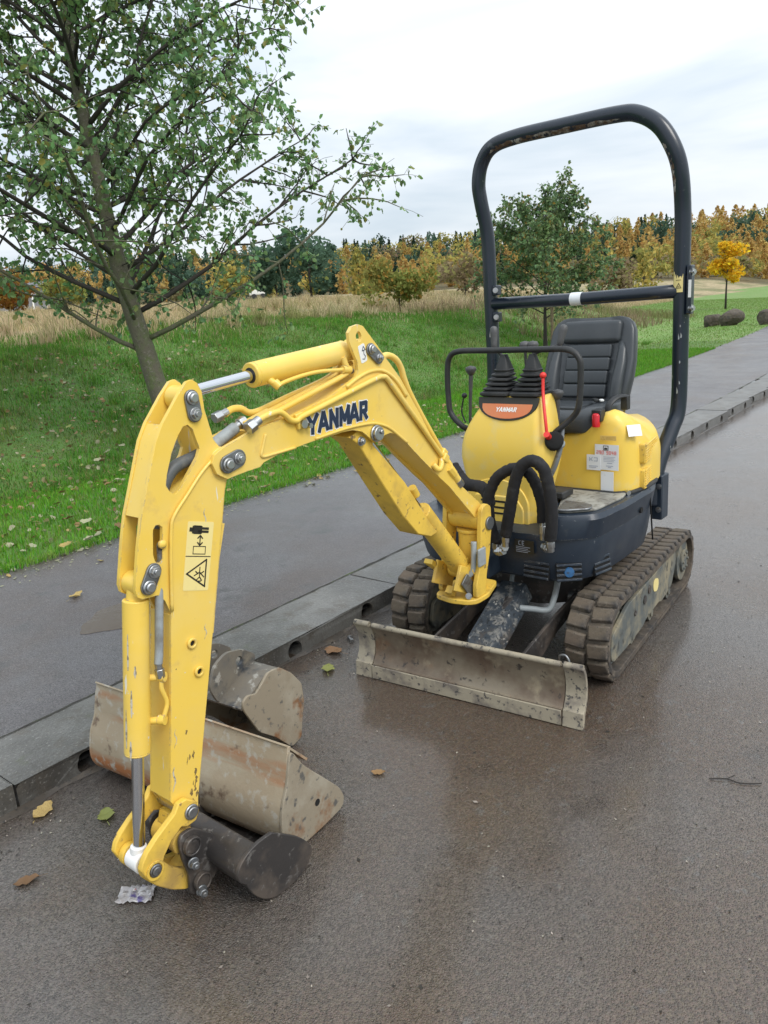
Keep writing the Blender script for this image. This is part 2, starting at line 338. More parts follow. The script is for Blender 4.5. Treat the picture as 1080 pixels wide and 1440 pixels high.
ASPH = mat('wet_asphalt', (.084, .073, .063), .38, coat=.60, coatr=.17, layers=[(1.1, .42, .62, (.094, .083, .073)), (.8, .46, .60, (.080, .056, .036), .30), (60, .54, .68, (.098, .085, .071)), (420, .67, .70, (.30, .26, .20)), (4, .58, .72, (.052, .041, .032), .22), (.35, .48, .58, (.088, .065, .045)), (26, .60, .70, (.10, .09, .078))],
           bump=[(70, .5, .006), (330, .4, .003), (9, .12, .02)], rvar=(2.3, .22, .42), stones=(190, .60, 1.40, .004))
PATHM = mat('path_tarmac', (.088, .080, .083), .52, coat=.30, coatr=.24, layers=[(1.4, .45, .62, (.110, .104, .109)), (.8, .50, .64, (.078, .058, .050), .4), (150, .53, .64, (.155, .145, .145)), (200, .56, .63, (.032, .029, .029)), (4, .58, .70, (.055, .052, .053), .3), (.5, .52, .62, (.100, .096, .103)), (11, .64, .72, (.13, .118, .108)), (420, .68, .71, (.34, .33, .30))],
            bump=[(80, .5, .004), (320, .3, .003)], rvar=(2, .32, .58), stones=(230, .62, 1.38, .003))
KERBM = mat('wet_concrete_kerb', (.120, .118, .110), .5, coat=.12, coatr=.25, layers=[(3, .45, .65, (.155, .152, .142)), (2.2, .48, .62, (.070, .066, .060), .3), (7, .52, .66, (.085, .074, .060), .4), (90, .58, .68, (.20, .195, .18)), (170, .58, .66, (.05, .048, .044)), (5, .62, .74, (.060, .066, .032)), (38, .66, .72, (.24, .235, .22))],
            bump=[(70, .5, .005), (12, .25, .012)], rvar=(3, .32, .58), edge=((.055, .052, .046), .016, 14), rnd=.08)
def gridmesh(name, ss, ts, fn, m, **props):
    vs = [tuple(fn(s, t)) for s in ss for t in ts]; k = len(ts)
    fs = [(i*k+j, i*k+j+1, (i+1)*k+j+1, (i+1)*k+j) for i in range(len(ss)-1) for j in range(k-1)]
    g = G(); g.add(vs, fs); o = g.build(name, m, smooth=180, **props)
    for p in o.data.polygons:
        if p.normal.z < 0: o.data.flip_normals(); break
    return o
SS = [14, 8]+list(np.arange(6, -30, -1.))+list(np.arange(-30, -60, -5.))+[-70, -90, -120, -200, -400]
gridmesh('road', SS, [0, .3, 1, 2, 4, 7.4], lambda s, t: st(s, -.80-koff(max(s, -30))+t-.03*(t == 0), 0.006*(0 if t > .05 else 1)*0), ASPH, kind='structure')
gridmesh('footpath', [q for q in SS if q > -46], np.linspace(0, 1, 9), lambda s, a: st(s, (-1.112-koff(s))*(1-a)+(eoff(s)-.06)*a, .093), PATHM, kind='structure')

# drainage kerb: stones with two round inlets each
JBLOCK = mat('joint_block_dark', (.012, .012, .012), .8)
kerb = empty('kerb', kind='structure')
KL, KH, KW = 1.036, .098, .338
def kerb_mesh(var):
    g = G(); front = [(-KL/2, -.06), (KL/2, -.06), (KL/2, KH), (-KL/2, KH)]
    holes = [circ(c, .040, .044, 20) for c in (-.26, .26)]
    tri = tessellate_polygon([[Vector((*p, 0)) for p in l] for l in [front]+holes]); flat = front+holes[0]+holes[1]
    g.add([(p[0], 0, p[1]) for p in flat], [list(t) for t in tri])
    for h in holes:
        n = len(h); g.add([(p[0], 0, p[1]) for p in h]+[(p[0], -.16, p[1]) for p in h], [[i, i+n, (i+1) % n+n, (i+1) % n] for i in range(n)]+[[n+i for i in range(n)]])
    g.add([(-KL/2, 0, -.06), (KL/2, 0, -.06), (KL/2, 0, KH), (-KL/2, 0, KH), (-KL/2, -KW, -.06), (KL/2, -KW, -.06), (KL/2, -KW, KH), (-KL/2, -KW, KH)],
          [(3, 2, 6, 7), (0, 3, 7, 4), (1, 5, 6, 2), (4, 7, 6, 5)])
    o = g.build('kerb_stone', KERBM, kerb, smooth=35)
    bm = bmesh.new(); bm.from_mesh(o.data); bmesh.ops.remove_doubles(bm, verts=bm.verts, dist=1e-5)
    es = [e for e in bm.edges if all(abs(v.co.z-KH) < 1e-4 and abs(v.co.y) < 1e-4 for v in e.verts)]
    bmesh.ops.bevel(bm, geom=es, offset=.018, segments=3, affect='EDGES', profile=.5)
    es = [e for e in bm.edges if all(abs(v.co.z-KH) < 1e-4 for v in e.verts) and len(e.link_faces) == 2 and e.calc_face_angle(0) > 1]
    bmesh.ops.bevel(bm, geom=es, offset=.004, segments=2, affect='EDGES')
    es = [e for e in bm.edges if abs(e.verts[0].co.x-e.verts[1].co.x) > .8 and all(v.co.y > -.03 and v.co.z > KH-.03 for v in e.verts)]
    bmesh.ops.subdivide_edges(bm, edges=es, cuts=40, use_grid_fill=True); rr_ = np.random.RandomState(var); chips = [(rr_.uniform(-.5, .5), rr_.uniform(.012, .05), rr_.uniform(.003, .012)) for _ in range(7)]
    for v in bm.verts:
        if v.co.y > -.03 and v.co.z > KH-.03 and abs(v.co.x) < KL/2-.004:
            q = rr_.uniform(0, .0016)+sum(h*math.exp(-((v.co.x-c)/w)**2) for c, w, h in chips); k = max(0, 1+min(v.co.y/.03, 0))*max(0, 1-(KH-v.co.z)/.03); v.co.y -= q*.8; v.co.z -= q*.6*k
    bmesh.ops.recalc_face_normals(bm, faces=bm.faces); bm.to_mesh(o.data); bm.free(); o.data.shade_smooth(); o.data.set_sharp_from_angle(angle=R(35))
    return o
KV = [kerb_mesh(v) for v in range(5)]; used_ = set()
for i in range(-27, 5):
    s = .79+1.045*i; k_ = (i*7+3) % 5; o = KV[k_]
    if k_ in used_: o = o.copy(); COL.objects.link(o)
    used_.add(k_); o.parent = kerb
    sl = (koff(s-.5)-koff(s+.5)); p = st(s, -.775-koff(s), random.uniform(-.003, .003))
    o.location = p; o.rotation_euler = (random.uniform(-.004, .004), 0, KD-math.atan(sl)+random.uniform(-.003, .003))
# dark sheet added under the joints so that light does not leak through
gridmesh('joint_light_block', [q for q in SS if q > -29], [0, 1], lambda s, a: st(s, -.79-koff(s)-.30*a, .05), JBLOCK, kind='structure')

JNT = mat('mossy_joint_dirt', (.035, .034, .026), .8, layers=[(6, .5, .6, (.06, .085, .02)), (20, .5, .6, (.02, .018, .015))])
GUT = mat('gutter_mud', (.048, .038, .028), .5, coat=.3, coatr=.2, layers=[(12, .5, .6, (.075, .058, .04)), (60, .55, .65, (.02, .017, .014))], bump=[(50, .6, .004)])
r = np.random.RandomState(14); ss = np.arange(3.2, -20, -.05); g = G(); vs = []; wv = .03
for s in ss:
    wv = min(max(wv+r.normal()*.008, .010), .065); vs += [tuple(st(s, -.777-koff(s), .012)), tuple(st(s, -.777-koff(s)+wv*.5, .006)), tuple(st(s, -.777-koff(s)+wv, .001))]
g.add(vs, [(3*i+j, 3*i+j+1, 3*i+j+4, 3*i+j+3) for i in range(len(ss)-1) for j in (0, 1)]); g.build('gutter_mud', GUT, smooth=180, kind='stuff')
r = np.random.RandomState(4); ss = np.arange(3.2, -24, -.06); g = G(); vs = []
for s in ss:
    w0 = .004+.012*r.rand()**2; w1 = .003+.007*r.rand(); vs += [tuple(st(s, -1.113-koff(s)-w0, .0975)), tuple(st(s, -1.113-koff(s)+w1, .0985))]
g.add(vs, [(2*i, 2*i+1, 2*i+3, 2*i+2) for i in range(len(ss)-1)]); g.build('kerb_joint_dirt', JNT, kind='stuff')
# ------------------------------------------------------------------ verge, bank, field and far hill: one terrain sheet
TERM = mat('grassy_earth', (.075, .17, .026), .9, layers=[(3, .4, .6, (.09, .14, .03)), (30, .5, .65, (.10, .20, .034)), (8, .58, .7, (.08, .065, .035))], bump=[(25, .6, .03)], space='Object')
TERD = mat('dry_field', (.42, .335, .20), .95, layers=[(2, .4, .65, (.20, .165, .08)), (.25, .45, .6, (.13, .14, .05)), (14, .5, .65, (.33, .26, .15))], bump=[(12, .6, .05)])
TERL = mat('mown_lawn', (.135, .235, .05), .9, layers=[(.5, .45, .65, (.17, .25, .07)), (14, .5, .65, (.10, .19, .04)), (2, .55, .7, (.20, .21, .09))], bump=[(30, .5, .02)])
sv = [12, 8, 6, 5]+list(np.arange(4, -20, -.5))+list(np.arange(-20, -60, -2.))+list(np.arange(-60, -150, -8.))+[-170, -200, -240, -290, -350, -450, -600]
sv = [80, 50, 30, 20]+sv
dv = list(np.arange(0, 3, .25))+list(np.arange(3, 12, .5))+list(np.arange(12, 40, 2.))+list(np.arange(40, 120, 8.))+[130, 150, 175, 200, 230, 260, 300, 360, 450]
SA, DA = np.meshgrid(np.array(sv, float), np.array(dv, float), indexing='ij'); ZA = zter(SA, DA)
EA = -3.10-np.where(SA < -4, .0028*np.minimum((SA+4)**2, 1600), 0)
vs = [tuple(st(SA[i, j], EA[i, j]-DA[i, j], ZA[i, j])) for i in range(SA.shape[0]) for j in range(SA.shape[1])]
kk = SA.shape[1]; fs = []; mi = []
for i in range(SA.shape[0]-1):
    for j in range(kk-1):
        fs.append((i*kk+j, (i+1)*kk+j, (i+1)*kk+j+1, i*kk+j+1))
        s, d = SA[i, j], DA[i, j]
        lawn = s < -17 and d < 9+(-s-17)*.05 and d < 14
        mi.append(3 if math.hypot(s-CS, EA[i, j]-d-CT) > 112 and d > 12 else 2 if lawn else (1 if d > 8.3 or (s < -50 and d > 9) else 0))
TERW = mat('wood_floor', (.10, .085, .04), .95, layers=[(.3, .4, .6, (.14, .095, .035)), (3, .5, .65, (.06, .065, .025))])
g = G(); g.add(vs, fs); ter = g.build('grass_bank_terrain', [TERM, TERD, TERL, TERW], smooth=180, kind='structure')
ter.data.polygons.foreach_set('material_index', mi)
if sum(p.normal.z for p in ter.data.polygons) < 0: ter.data.flip_normals()

gridmesh('far_verge', SS, [0, 2, 6, 20, 60, 300], lambda s, t: st(s, 6.5-koff(max(s, -30))+t, .03), TERL, kind='structure')
# ------------------------------------------------------------------ grass blades (stuff)
def blades(name, s, d, h, wd, m, lean=.5):
    n = len(s); z = zter(s, d); e = -3.10-np.where(s < -4, .0028*np.minimum((s+4)**2, 1600), 0); t = e-d
    x = s*kx-t*ky; y = s*ky+t*kx; a = rng.uniform(0, 2*np.pi, n); b = rng.uniform(0, 2*np.pi, n); l = rng.uniform(.1, lean, n)*h
    V = np.zeros((n, 5, 3)); dx, dy = np.cos(a)*wd/2, np.sin(a)*wd/2
    V[:, 0] = np.stack([x-dx, y-dy, z-.01], 1); V[:, 1] = np.stack([x+dx, y+dy, z-.01], 1)
    mx_, my_ = x+np.cos(b)*l*.35, y+np.sin(b)*l*.35
    V[:, 2] = np.stack([mx_-dx*.7, my_-dy*.7, z+h*.6], 1); V[:, 3] = np.stack([mx_+dx*.7, my_+dy*.7, z+h*.6], 1)
    V[:, 4] = np.stack([x+np.cos(b)*l, y+np.sin(b)*l, z+h*np.sqrt(np.maximum(0, 1-(l/h)**2*.6))], 1)
    me = bpy.data.meshes.new(name); me.vertices.add(n*5); me.vertices.foreach_set('co', V.astype(np.float32).ravel())
    base = np.arange(n)[:, None]*5
    quads = base+np.array([0, 1, 3, 2]); tris = base+np.array([2, 3, 4])
    loops = np.concatenate([quads, tris], 1).ravel(); me.loops.add(n*7); me.loops.foreach_set('vertex_index', loops.astype(np.int32))
    ls = (np.arange(n)[:, None]*7+np.array([0, 4])).ravel(); me.polygons.add(n*2)
    me.polygons.foreach_set('loop_start', ls.astype(np.int32)); me.update(); me.validate(); me.materials.append(m)
    o = bpy.data.objects.new(name, me); COL.objects.link(o); o['kind'] = 'stuff'; return o
def inview(s, d, z=0., marg=.25):
    e = -3.10-np.where(s < -4, .0028*np.minimum((s+4)**2, 1600), 0); t = e-d
    P = np.stack([s*kx-t*ky-CAM[0], s*ky+t*kx-CAM[1], zter(s, d)-CAM[2]], 1)
    zz = P@np.array(fw); xx = P@np.array(rt)/zz*FPX; return (zz > .5) & (np.abs(xx) < 540*(1+marg))
GRA = mat('verge_grass', (.115, .31, .022), .55, trans=.4, rnd=.42, spec=.25, layers=[(1.6, .45, .65, (.14, .33, .035)), (.6, .5, .7, (.095, .26, .025)), (4, .58, .7, (.16, .25, .05))], sub=((.26, .23, .08), .06))
GRL = mat('lawn_blade', (.15, .27, .05), .6, trans=.4, rnd=.4, spec=.2, layers=[(.5, .45, .65, (.18, .28, .07)), (3, .55, .7, (.20, .22, .09))], sub=((.26, .23, .10), .08))
GRB = mat('bank_grass', (.090, .255, .026), .6, trans=.4, rnd=.5, spec=.2, layers=[(1.2, .45, .6, (.115, .27, .034)), (.45, .50, .64, (.15, .22, .05)), (2.6, .55, .68, (.066, .15, .024)), (5, .6, .7, (.17, .17, .06))], sub=((.25, .20, .09), .12))
GRD = mat('dry_grass', (.54, .43, .27), .75, trans=.4, rnd=.36, spec=.15, layers=[(.5, .45, .62, (.42, .34, .18)), (.2, .54, .66, (.24, .25, .09)), (1.2, .5, .7, (.60, .50, .34))], sub=((.17, .22, .06), .12))
n = 120000; s = rng.uniform(-15, 3.5, n); d = np.abs(rng.uniform(-.05, 2.5, n)); k = inview(s, d); s, d = s[k], d[k]
blades('verge_grass', s, d-.02, rng.uniform(.02, .05, len(s))*(1+.4*rng.rand(len(s))), rng.uniform(.004, .009, len(s)), GRA)
n = 260000; s = 3.5-20*rng.rand(n)**1.1; d = 2.2+7.8*rng.rand(n)**1.1; k = inview(s, d); s, d = s[k], d[k]
blades('bank_grass', s, d, rng.uniform(.025, .065, len(s))*(1+.6*np.sin(s*1.7)*np.sin(d*2.1)+.5*sm(5, 8, d)), rng.uniform(.005, .010, len(s)), GRB, .98)
n = 110000; s = rng.uniform(-60, -13, n); d = 12*rng.rand(n); k = inview(s, d); s, d = s[k], d[k]
blades('lawn_grass', s, d, rng.uniform(.025, .05, len(s)), rng.uniform(.008, .018, len(s)), GRL, .95)
n = 230000; s = 12-75*rng.rand(n); d = 6.4+34*rng.rand(n)**1.9; k = inview(s, d) & ~((s < -18) & (d < 8.5+(-s-18)*.06)); k &= rng.rand(n) < sm(6.2, 9.4, d)
s, d = s[k], d[k]
blades('dry_grass', s, d, rng.uniform(.10, .38, len(s))*(.7+.35*np.sin(s*.8)*np.sin(d*.9+1))*(.45+.55*sm(6, 10, d)), rng.uniform(.005, .011, len(s))*(1+d/18), GRD, .9)
n = 7000; s = rng.uniform(-12, 3.5, n); d = rng.uniform(-.055, .04, n); blades('edge_grass', s, d, rng.uniform(.03, .065, n), rng.uniform(.004, .008, n), GRA, .97)
cs, cdd = 3.5-22*rng.rand(520)**1.05, 2.3+6.6*rng.rand(520); w_ = rng.randint(0, 520, 26000); tr = .05+.16*rng.rand(520); an = rng.uniform(0, 6.28, 26000); q = np.sqrt(rng.rand(26000))*tr[w_]
blades('grass_tufts', cs[w_]+np.cos(an)*q, cdd[w_]+np.sin(an)*q, (.05+tr[w_]*.75)*rng.uniform(.5, 1.15, 26000), rng.uniform(.005, .010, 26000), GRB, .85)
NT = 900; cs, cdd = 10-62*rng.rand(NT), 7.6+22*rng.rand(NT)**1.7; k = inview(cs, cdd) & ~((cs < -17) & (cdd < 9+(-cs-17)*.06)); cs, cdd = cs[k], cdd[k]; NT = len(cs); NB = NT*60
w_ = rng.randint(0, NT, NB); tr = .08+.22*rng.rand(NT); an = rng.uniform(0, 6.28, NB); q = np.sqrt(rng.rand(NB))*tr[w_]; hh_ = .22+.38*rng.rand(NT)
blades('dry_grass_tufts', cs[w_]+np.cos(an)*q, cdd[w_]+np.sin(an)*q, hh_[w_]*rng.uniform(.5, 1.1, NB), rng.uniform(.006, .012, NB)*(1+cdd[w_]/20), GRD, .75)
# rough scrub on the far end of the bank
SCR = mat('brown_scrub', (.26, .19, .12), .85, trans=.35, rnd=.4, layers=[(.6, .45, .6, (.17, .19, .06))])
n = 14000; s = rng.uniform(-32, -15, n); d = rng.uniform(3.6, 10, n); k = inview(s, d) & (rng.rand(n) < .25+.75*(np.sin(s*.9)*np.sin(d*1.3) > -.1)); s, d = s[k], d[k]
blades('scrub_undergrowth', s, d, rng.uniform(.12, .42, len(s)), rng.uniform(.010, .022, len(s)), SCR, .9)

# ------------------------------------------------------------------ trees
BARK = mat('mossy_bark', (.11, .10, .07), .85, layers=[(9, .45, .62, (.10, .12, .05)), (28, .55, .68, (.17, .16, .13)), (60, .6, .7, (.03, .027, .022))], bump=[(40, .7, .012), (12, .4, .02)])
BARKD = mat('dark_branch_bark', (.04, .034, .028), .85, bump=[(60, .5, .005)])
LEAFA = mat('greygreen_leaf', (.185, .315, .135), .42, trans=.5, rnd=.5, spec=.5, layers=[(1.2, .45, .65, (.20, .35, .11))], sub=((.32, .29, .07), .08))
LEAFB = mat('midgreen_leaf', (.17, .27, .12), .45, trans=.5, rnd=.5, spec=.4, layers=[(1.5, .5, .7, (.19, .26, .09))], sub=((.32, .22, .05), .08))
def leafcards(P, D, size, nrm_jit, r):
    """folded leaf: 6 verts, two quads-ish; P positions, D hanging directions"""
    n = len(P); D = D/np.linalg.norm(D, axis=1)[:, None]; q = r.normal(size=(n, 3)); q -= (q*D).sum(1)[:, None]*D; q /= np.linalg.norm(q, axis=1)[:, None]
    nn = np.cross(D, q); L_ = size[:, None]; wdt = L_*.36
    V = np.zeros((n, 6, 3)); V[:, 0] = P; V[:, 1] = P+D*L_*.35+q*wdt+nn*L_*.10; V[:, 2] = P+D*L_*.75+q*wdt*.75+nn*L_*.08
    V[:, 3] = P+D*L_-nn*L_*.10; V[:, 4] = P+D*L_*.75-q*wdt*.75+nn*L_*.08; V[:, 5] = P+D*L_*.35-q*wdt+nn*L_*.10
    return V
def cardmesh(name, V, m, parent, idx=None):
    n, k = V.shape[:2]; me = bpy.data.meshes.new(name); me.vertices.add(n*k); me.vertices.foreach_set('co', V.astype(np.float32).ravel())
    if k == 6: lp = (np.arange(n)[:, None]*6+np.array([0, 1, 2, 3, 0, 3, 4, 5])).ravel(); starts = np.arange(n*2)*4; npz = n*2
    else: lp = np.arange(n*4); starts = np.arange(n)*4; npz = n
    me.loops.add(len(lp)); me.loops.foreach_set('vertex_index', lp.astype(np.int32)); me.polygons.add(npz); me.polygons.foreach_set('loop_start', starts.astype(np.int32))
    for q in (m if isinstance(m, list) else [m]): me.materials.append(q)
    if idx is not None: me.polygons.foreach_set('material_index', idx.astype(np.int32))
    me.update(); me.validate(); o = bpy.data.objects.new(name, me); COL.objects.link(o)
    if parent is not None: o.parent = parent
    return o
def broadleaf(name, base, label, H, trunk, r0, nl, Lr, leaf, lmat, seed, crown0=.3, group=None, nleaf=1., bark=BARK):
    """a real skeleton: trunk, limbs with branches and twigs, leaves hung along the twigs"""
    r = np.random.RandomState(seed); root = empty(name, loc=base, label=label, category='tree')
    if group: root['group'] = group
    T = smoothpath(trunk, 8); n = len(T)
    zz = [p.z for p in T]; rad = [max(r0*(1-.86*p.z/H)*(1+.55*math.exp(-p.z*7)), .008) for p in T]
    g = G(); g.tube(T, rad, 12); g.build('trunk', bark, root, smooth=180)
    P = []; D = []
    def at(f):
        z = f*zz[-1]; i = min(max(k for k in range(n) if zz[k] <= z+1e-6), n-2); a = (z-zz[i])/(zz[i+1]-zz[i]+1e-9)
        return T[i].lerp(T[i+1], min(a, 1)), rad[i]
    for i in range(nl):
        f = crown0+(1-crown0)*(i/nl)**.9; p, rr = at(f); az = i*2.4+r.uniform(-.5, .5)+seed; el = r.uniform(.10, .45)+f*.45
        L_ = Lr*(1-.55*f)*r.uniform(.78, 1.04); gg = G(); m_ = 9; pts = [p]; dr = Vector((math.cos(az)*math.cos(el), math.sin(az)*math.cos(el), math.sin(el)))
        for k in range(m_):
            dr = (dr+Vector(r.normal(size=3)*.10)+Vector((0, 0, .05 if k < 5 else -.05))).normalized(); pts.append(pts[-1]+dr*L_/m_)
        lr = min(rr*.36, .025*L_/3+.004); gg.tube(pts, [lr*(1-.85*k/m_)+.003 for k in range(m_+1)], 6)
        for k in range(2, m_+1):
            for q in range(2 if k < m_ else 3):
                sd_ = (Vector(r.normal(size=3))+dr*.9+Vector((0, 0, .12))).normalized(); sl = L_*.34*(1-.5*k/m_)*r.uniform(.5, 1.2); b0 = pts[k]; bp = [b0]
                for j in range(4):
                    sd_ = (sd_+Vector(r.normal(size=3)*.16)+Vector((0, 0, -.03))).normalized(); bp.append(bp[-1]+sd_*sl/4)
                gg.tube(bp, [lr*.32*(1-.2*j)+.0018 for j in range(5)], 4, cap=False)
                for j in range(1, 5):
                    for tw in range(2):
                        td = (Vector(r.normal(size=3))+sd_*.7).normalized(); tl = r.uniform(.10, .26)*(Lr/3)**.5
                        e_ = bp[j]+td*tl
                        if r.rand() < .6: gg.tube([bp[j], bp[j].lerp(e_, .5)+Vector((0, 0, .01)), e_], .0022, 3, cap=False)
                        for y in range(int(r.poisson(4.2*nleaf))):
                            P.append(tuple(bp[j].lerp(e_, r.uniform(.1, 1.08)))); D.append(tuple(Vector(r.normal(size=3)*.55)+td*.5+Vector((0, 0, -.55))))
        gg.build('limb', BARKD if i > 3 else bark, root, smooth=180)
    P = np.array(P); D = np.array(D); sz = leaf*r.uniform(.5, 1.3, len(P))
    cardmesh('crown', leafcards(P, D, sz, .3, r), lmat, root); return root
def ground_dir(px, dist):
    """a point on the terrain at a bearing from where the photographer stood"""
    ht = (px-540)/FPX; v = Vector(fw)+Vector(rt)*ht; v = v-Vector(up)*(v.z/up.z); v.z = 0; v.normalize(); x, y = CAM[0]+v.x*dist, CAM[1]+v.y*dist
    s = x*kx+y*ky; t = -x*ky+y*kx; e = -3.10-(.0028*min((s+4)**2, 1600) if s < -4 else 0); return Vector((x, y, float(zter(s, e-t)))), s, e-t
p, s_, d_ = ground_dir(224, 8.8); p.z -= .03
broadleaf('broadleaf_tree', p, 'large grey-green broadleaf tree leaning slightly on the grass behind the yellow digger arm', 6.3,
          [(0, 0, 0), (.03, -.05, .5), (.10, -.15, 1.2), (.18, -.27, 2.0), (.23, -.36, 3.0), (.28, -.40, 4.2), (.27, -.36, 6.2)], .122, 66, 3.4, .060, LEAFA, 12, .20, nleaf=1.05)
p, s_, d_ = ground_dir(766, 19.5); p.z -= .03
broadleaf('young_tree', p, 'young round-headed green tree on the grass seen through the roll bar', 3.6,
          [(0, 0, 0), (.02, .01, .9), (0, .03, 1.8), (.04, 0, 2.5), (.02, .03, 3.0)], .046, 32, 2.45, .075, LEAFB, 9, .24, nleaf=.8, bark=BARKD)
STAKE = mat('stake_wood', (.20, .15, .09), .8, bump=[(40, .4, .004)], layers=[(14, .5, .65, (.13, .10, .06))])
st_ = G(); st_.cyl(p+Vector((.12, .22, -.1)), p+Vector((.12, .22, 1.25)), .04, 10, .037); st_.build('tree_stake', STAKE, smooth=40, bevel=.004, label='pale wooden stake driven in beside the young tree', category='stake')

def crown_cloud(kind, H, Rr, n, sz, r):
    """cards spread in and on a crown volume: cone, spire or lumpy ball"""
    if kind in ('larch', 'spruce'):
        h = 1-r.rand(n)**(.62 if kind == 'spruce' else .95)*.97; a = r.uniform(0, 2*np.pi, n); tier = .85+.2*np.sin(h*24+a*2)+.15*np.sin(a*3+h*7)
        rad = ((1-h) if kind == 'spruce' else np.sin(np.pi*(.12+.88*h)**.85)**.8*.95)*Rr*tier*np.sqrt(r.uniform(.1, 1, n))*1.15; P = np.stack([np.cos(a)*rad, np.sin(a)*rad, h*H-.1*rad], 1)
    else:
        nb = 9; c = r.normal(size=(nb, 3))*[Rr*.42, Rr*.42, H*.17]; c[:, 2] += H*.56; br = r.uniform(.35, .6, nb)*Rr; w = r.randint(0, nb, n)
        v = r.normal(size=(n, 3)); v /= np.linalg.norm(v, axis=1)[:, None]; P = c[w]+v*(br[w]*r.uniform(.55, 1.05, n))[:, None]; P[:, 2] = np.maximum(P[:, 2], H*.08)
    a = r.normal(size=(n, 3)); a /= np.linalg.norm(a, axis=1)[:, None]; b = np.cross(a, r.normal(size=(n, 3))); b /= np.linalg.norm(b, axis=1)[:, None]
    s1 = (sz*r.uniform(.5, 1.3, n))[:, None]; s2 = s1*r.uniform(.4, .8, n)[:, None]
    return np.stack([P-a*s1, P-b*s2, P+a*s1, P+b*s2], 1)
def fmat(name, c, c2, sub=None, rnd=.3): return mat(name, c, .8, trans=.5, rnd=rnd, spec=.1, layers=[(.35, .42, .62, c2)], sub=sub)
MF = [fmat('larch_orange', (.56, .38, .125), (.47, .31, .11), ((.58, .46, .18), .3)), fmat('spruce_dark', (.055, .095, .058), (.042, .075, .05)),
      fmat('birch_yellow', (.50, .40, .11), (.36, .35, .10), ((.24, .26, .09), .3)), fmat('scrub_brown', (.28, .215, .135), (.23, .20, .10), ((.30, .29, .11), .3)),
      fmat('pine_bluegreen', (.10, .17, .115), (.075, .135, .09))]
# --- the wood on the hill: one mass
r = np.random.RandomState(21); VV = []; IDX = []
def topz(px):        # rise of the skyline above eye level, as slope
    return np.interp(px, [-300, 0, 250, 330, 450, 520, 620, 720, 850, 960, 1040, 1400], [58, 58, 58, 62, 84, 86, 84, 85, 79, 76, 74, 66])/FPX
cnt = 0
for row in range(7):
    dist = (118, 138, 162, 190, 222, 175, 205)[row]
    for px in np.arange(-330, 1420, (15, 13, 13, 12, 8, 15, 13)[row]):
        q = px+r.uniform(-11, 11); dd = dist*r.uniform(.94, 1.06); p, s_, d_ = ground_dir(q, dd)
        u_ = r.rand()
        if row == 0:
            if u_ < .45: continue
            kind, mi_, H = ('ball', 3, r.uniform(2, 4)) if u_ < .8 else ('ball', 2, r.uniform(2.5, 5))
        else:
            tgt = CAM[2]+topz(q)*dd*(.62, .60, .74, .88, 1.0, .70, .86)[row]*(r.uniform(.74, 1.04) if row < 4 else r.uniform(.93, 1.02)); H = float(np.clip(tgt-p.z, 5, 15))
            if row > 4: kind, mi_ = 'ball', (1 if u_ < .3 else 4 if u_ < .55 else 2 if u_ < .8 else 0)
            elif row == 4 and u_ < .55 and q < 930: kind, mi_ = 'spruce', 1
            elif q < 470: kind, mi_ = (('spruce', 1) if u_ < .55 else ('ball', 4) if u_ < .85 else ('larch', 0))
            elif q < 690: kind, mi_ = (('larch', 0) if u_ < .58 else ('spruce', 1) if u_ < .75 else ('ball', 2) if u_ < .9 else ('ball', 3))
            elif q < 860: kind, mi_ = (('spruce', 1) if u_ < (.3, .55, .8, .85, .8, .8)[row-1] else ('larch', 0) if u_ < .93 else ('ball', 3))
            else: kind, mi_ = (('larch', 0) if u_ < .80 else ('ball', 2) if u_ < .93 else ('spruce', 1))
        n = int(170+H*18); Rr = H*(.24 if kind == 'larch' else .22 if kind == 'spruce' else .46)*r.uniform(.8, 1.2)
        V = crown_cloud(kind, H, Rr, n, .040*H+.16, r)+np.array(p)[None, None]; VV.append(V); IDX.append(np.full(n, mi_))
wood = cardmesh('hillside_wood', np.concatenate(VV), MF, None, np.concatenate(IDX)); wood['kind'] = 'stuff'
# --- trees one can tell apart
def soft_tree(name, px, dist, H, Rr, kind, m, label, seed, n=900, trunk_h=.3, sz=None, group=None, cat='tree'):
    p, s_, d_ = ground_dir(px, dist); r = np.random.RandomState(seed); root = empty(name, loc=p, label=label, category=cat)
    if group: root['group'] = group
    g = G(); top = H*.8
    g.tube([(0, 0, -.2), (.01*H, 0, H*.3), (0, .01*H, top)], [H*.018, H*.013, H*.004], 8)
    for k in range(7):
        a = k*2.4; h = H*(trunk_h+.08*k); g.tube([(0, 0, h), (math.cos(a)*Rr*.5, math.sin(a)*Rr*.5, h+Rr*.4)], [H*.007, H*.002], 5)
    g.build('trunk', BARKD, root, smooth=180)
    V = crown_cloud(kind, H*(1-trunk_h*.3), Rr, n, sz or .05*H, r); V[..., 2] += H*trunk_h*.3
    if kind == 'ball': V[..., 2] = H*trunk_h+(V[..., 2]-V[..., 2].min())*(H*(1-trunk_h))/(V[..., 2].max()-V[..., 2].min())
    cardmesh('crown', V, m, root); return root
GOLD = fmat('golden_leaf', (.84, .56, .035), (.78, .48, .035), ((.60, .46, .06), .25)); BUSHM = fmat('autumn_bush_leaf', (.26, .29, .08), (.32, .28, .085), ((.48, .28, .07), .14))
soft_tree('golden_tree', 1022, 45, 3.4, .95, 'ball', GOLD, 'small golden yellow tree with thin trunk on the mown lawn', 5, 1500, .36, .13)
soft_tree('autumn_bush', 562, 22, 1.55, .75, 'ball', BUSHM, 'olive and russet bush standing in the dry grass', 6, 2200, .06, .065, cat='bush')
soft_tree('pine_tree', 440, 62, 5.6, 2.4, 'ball', MF[4], 'spreading blue-green pine in front of the wood', 8, 1500, .08, .24)
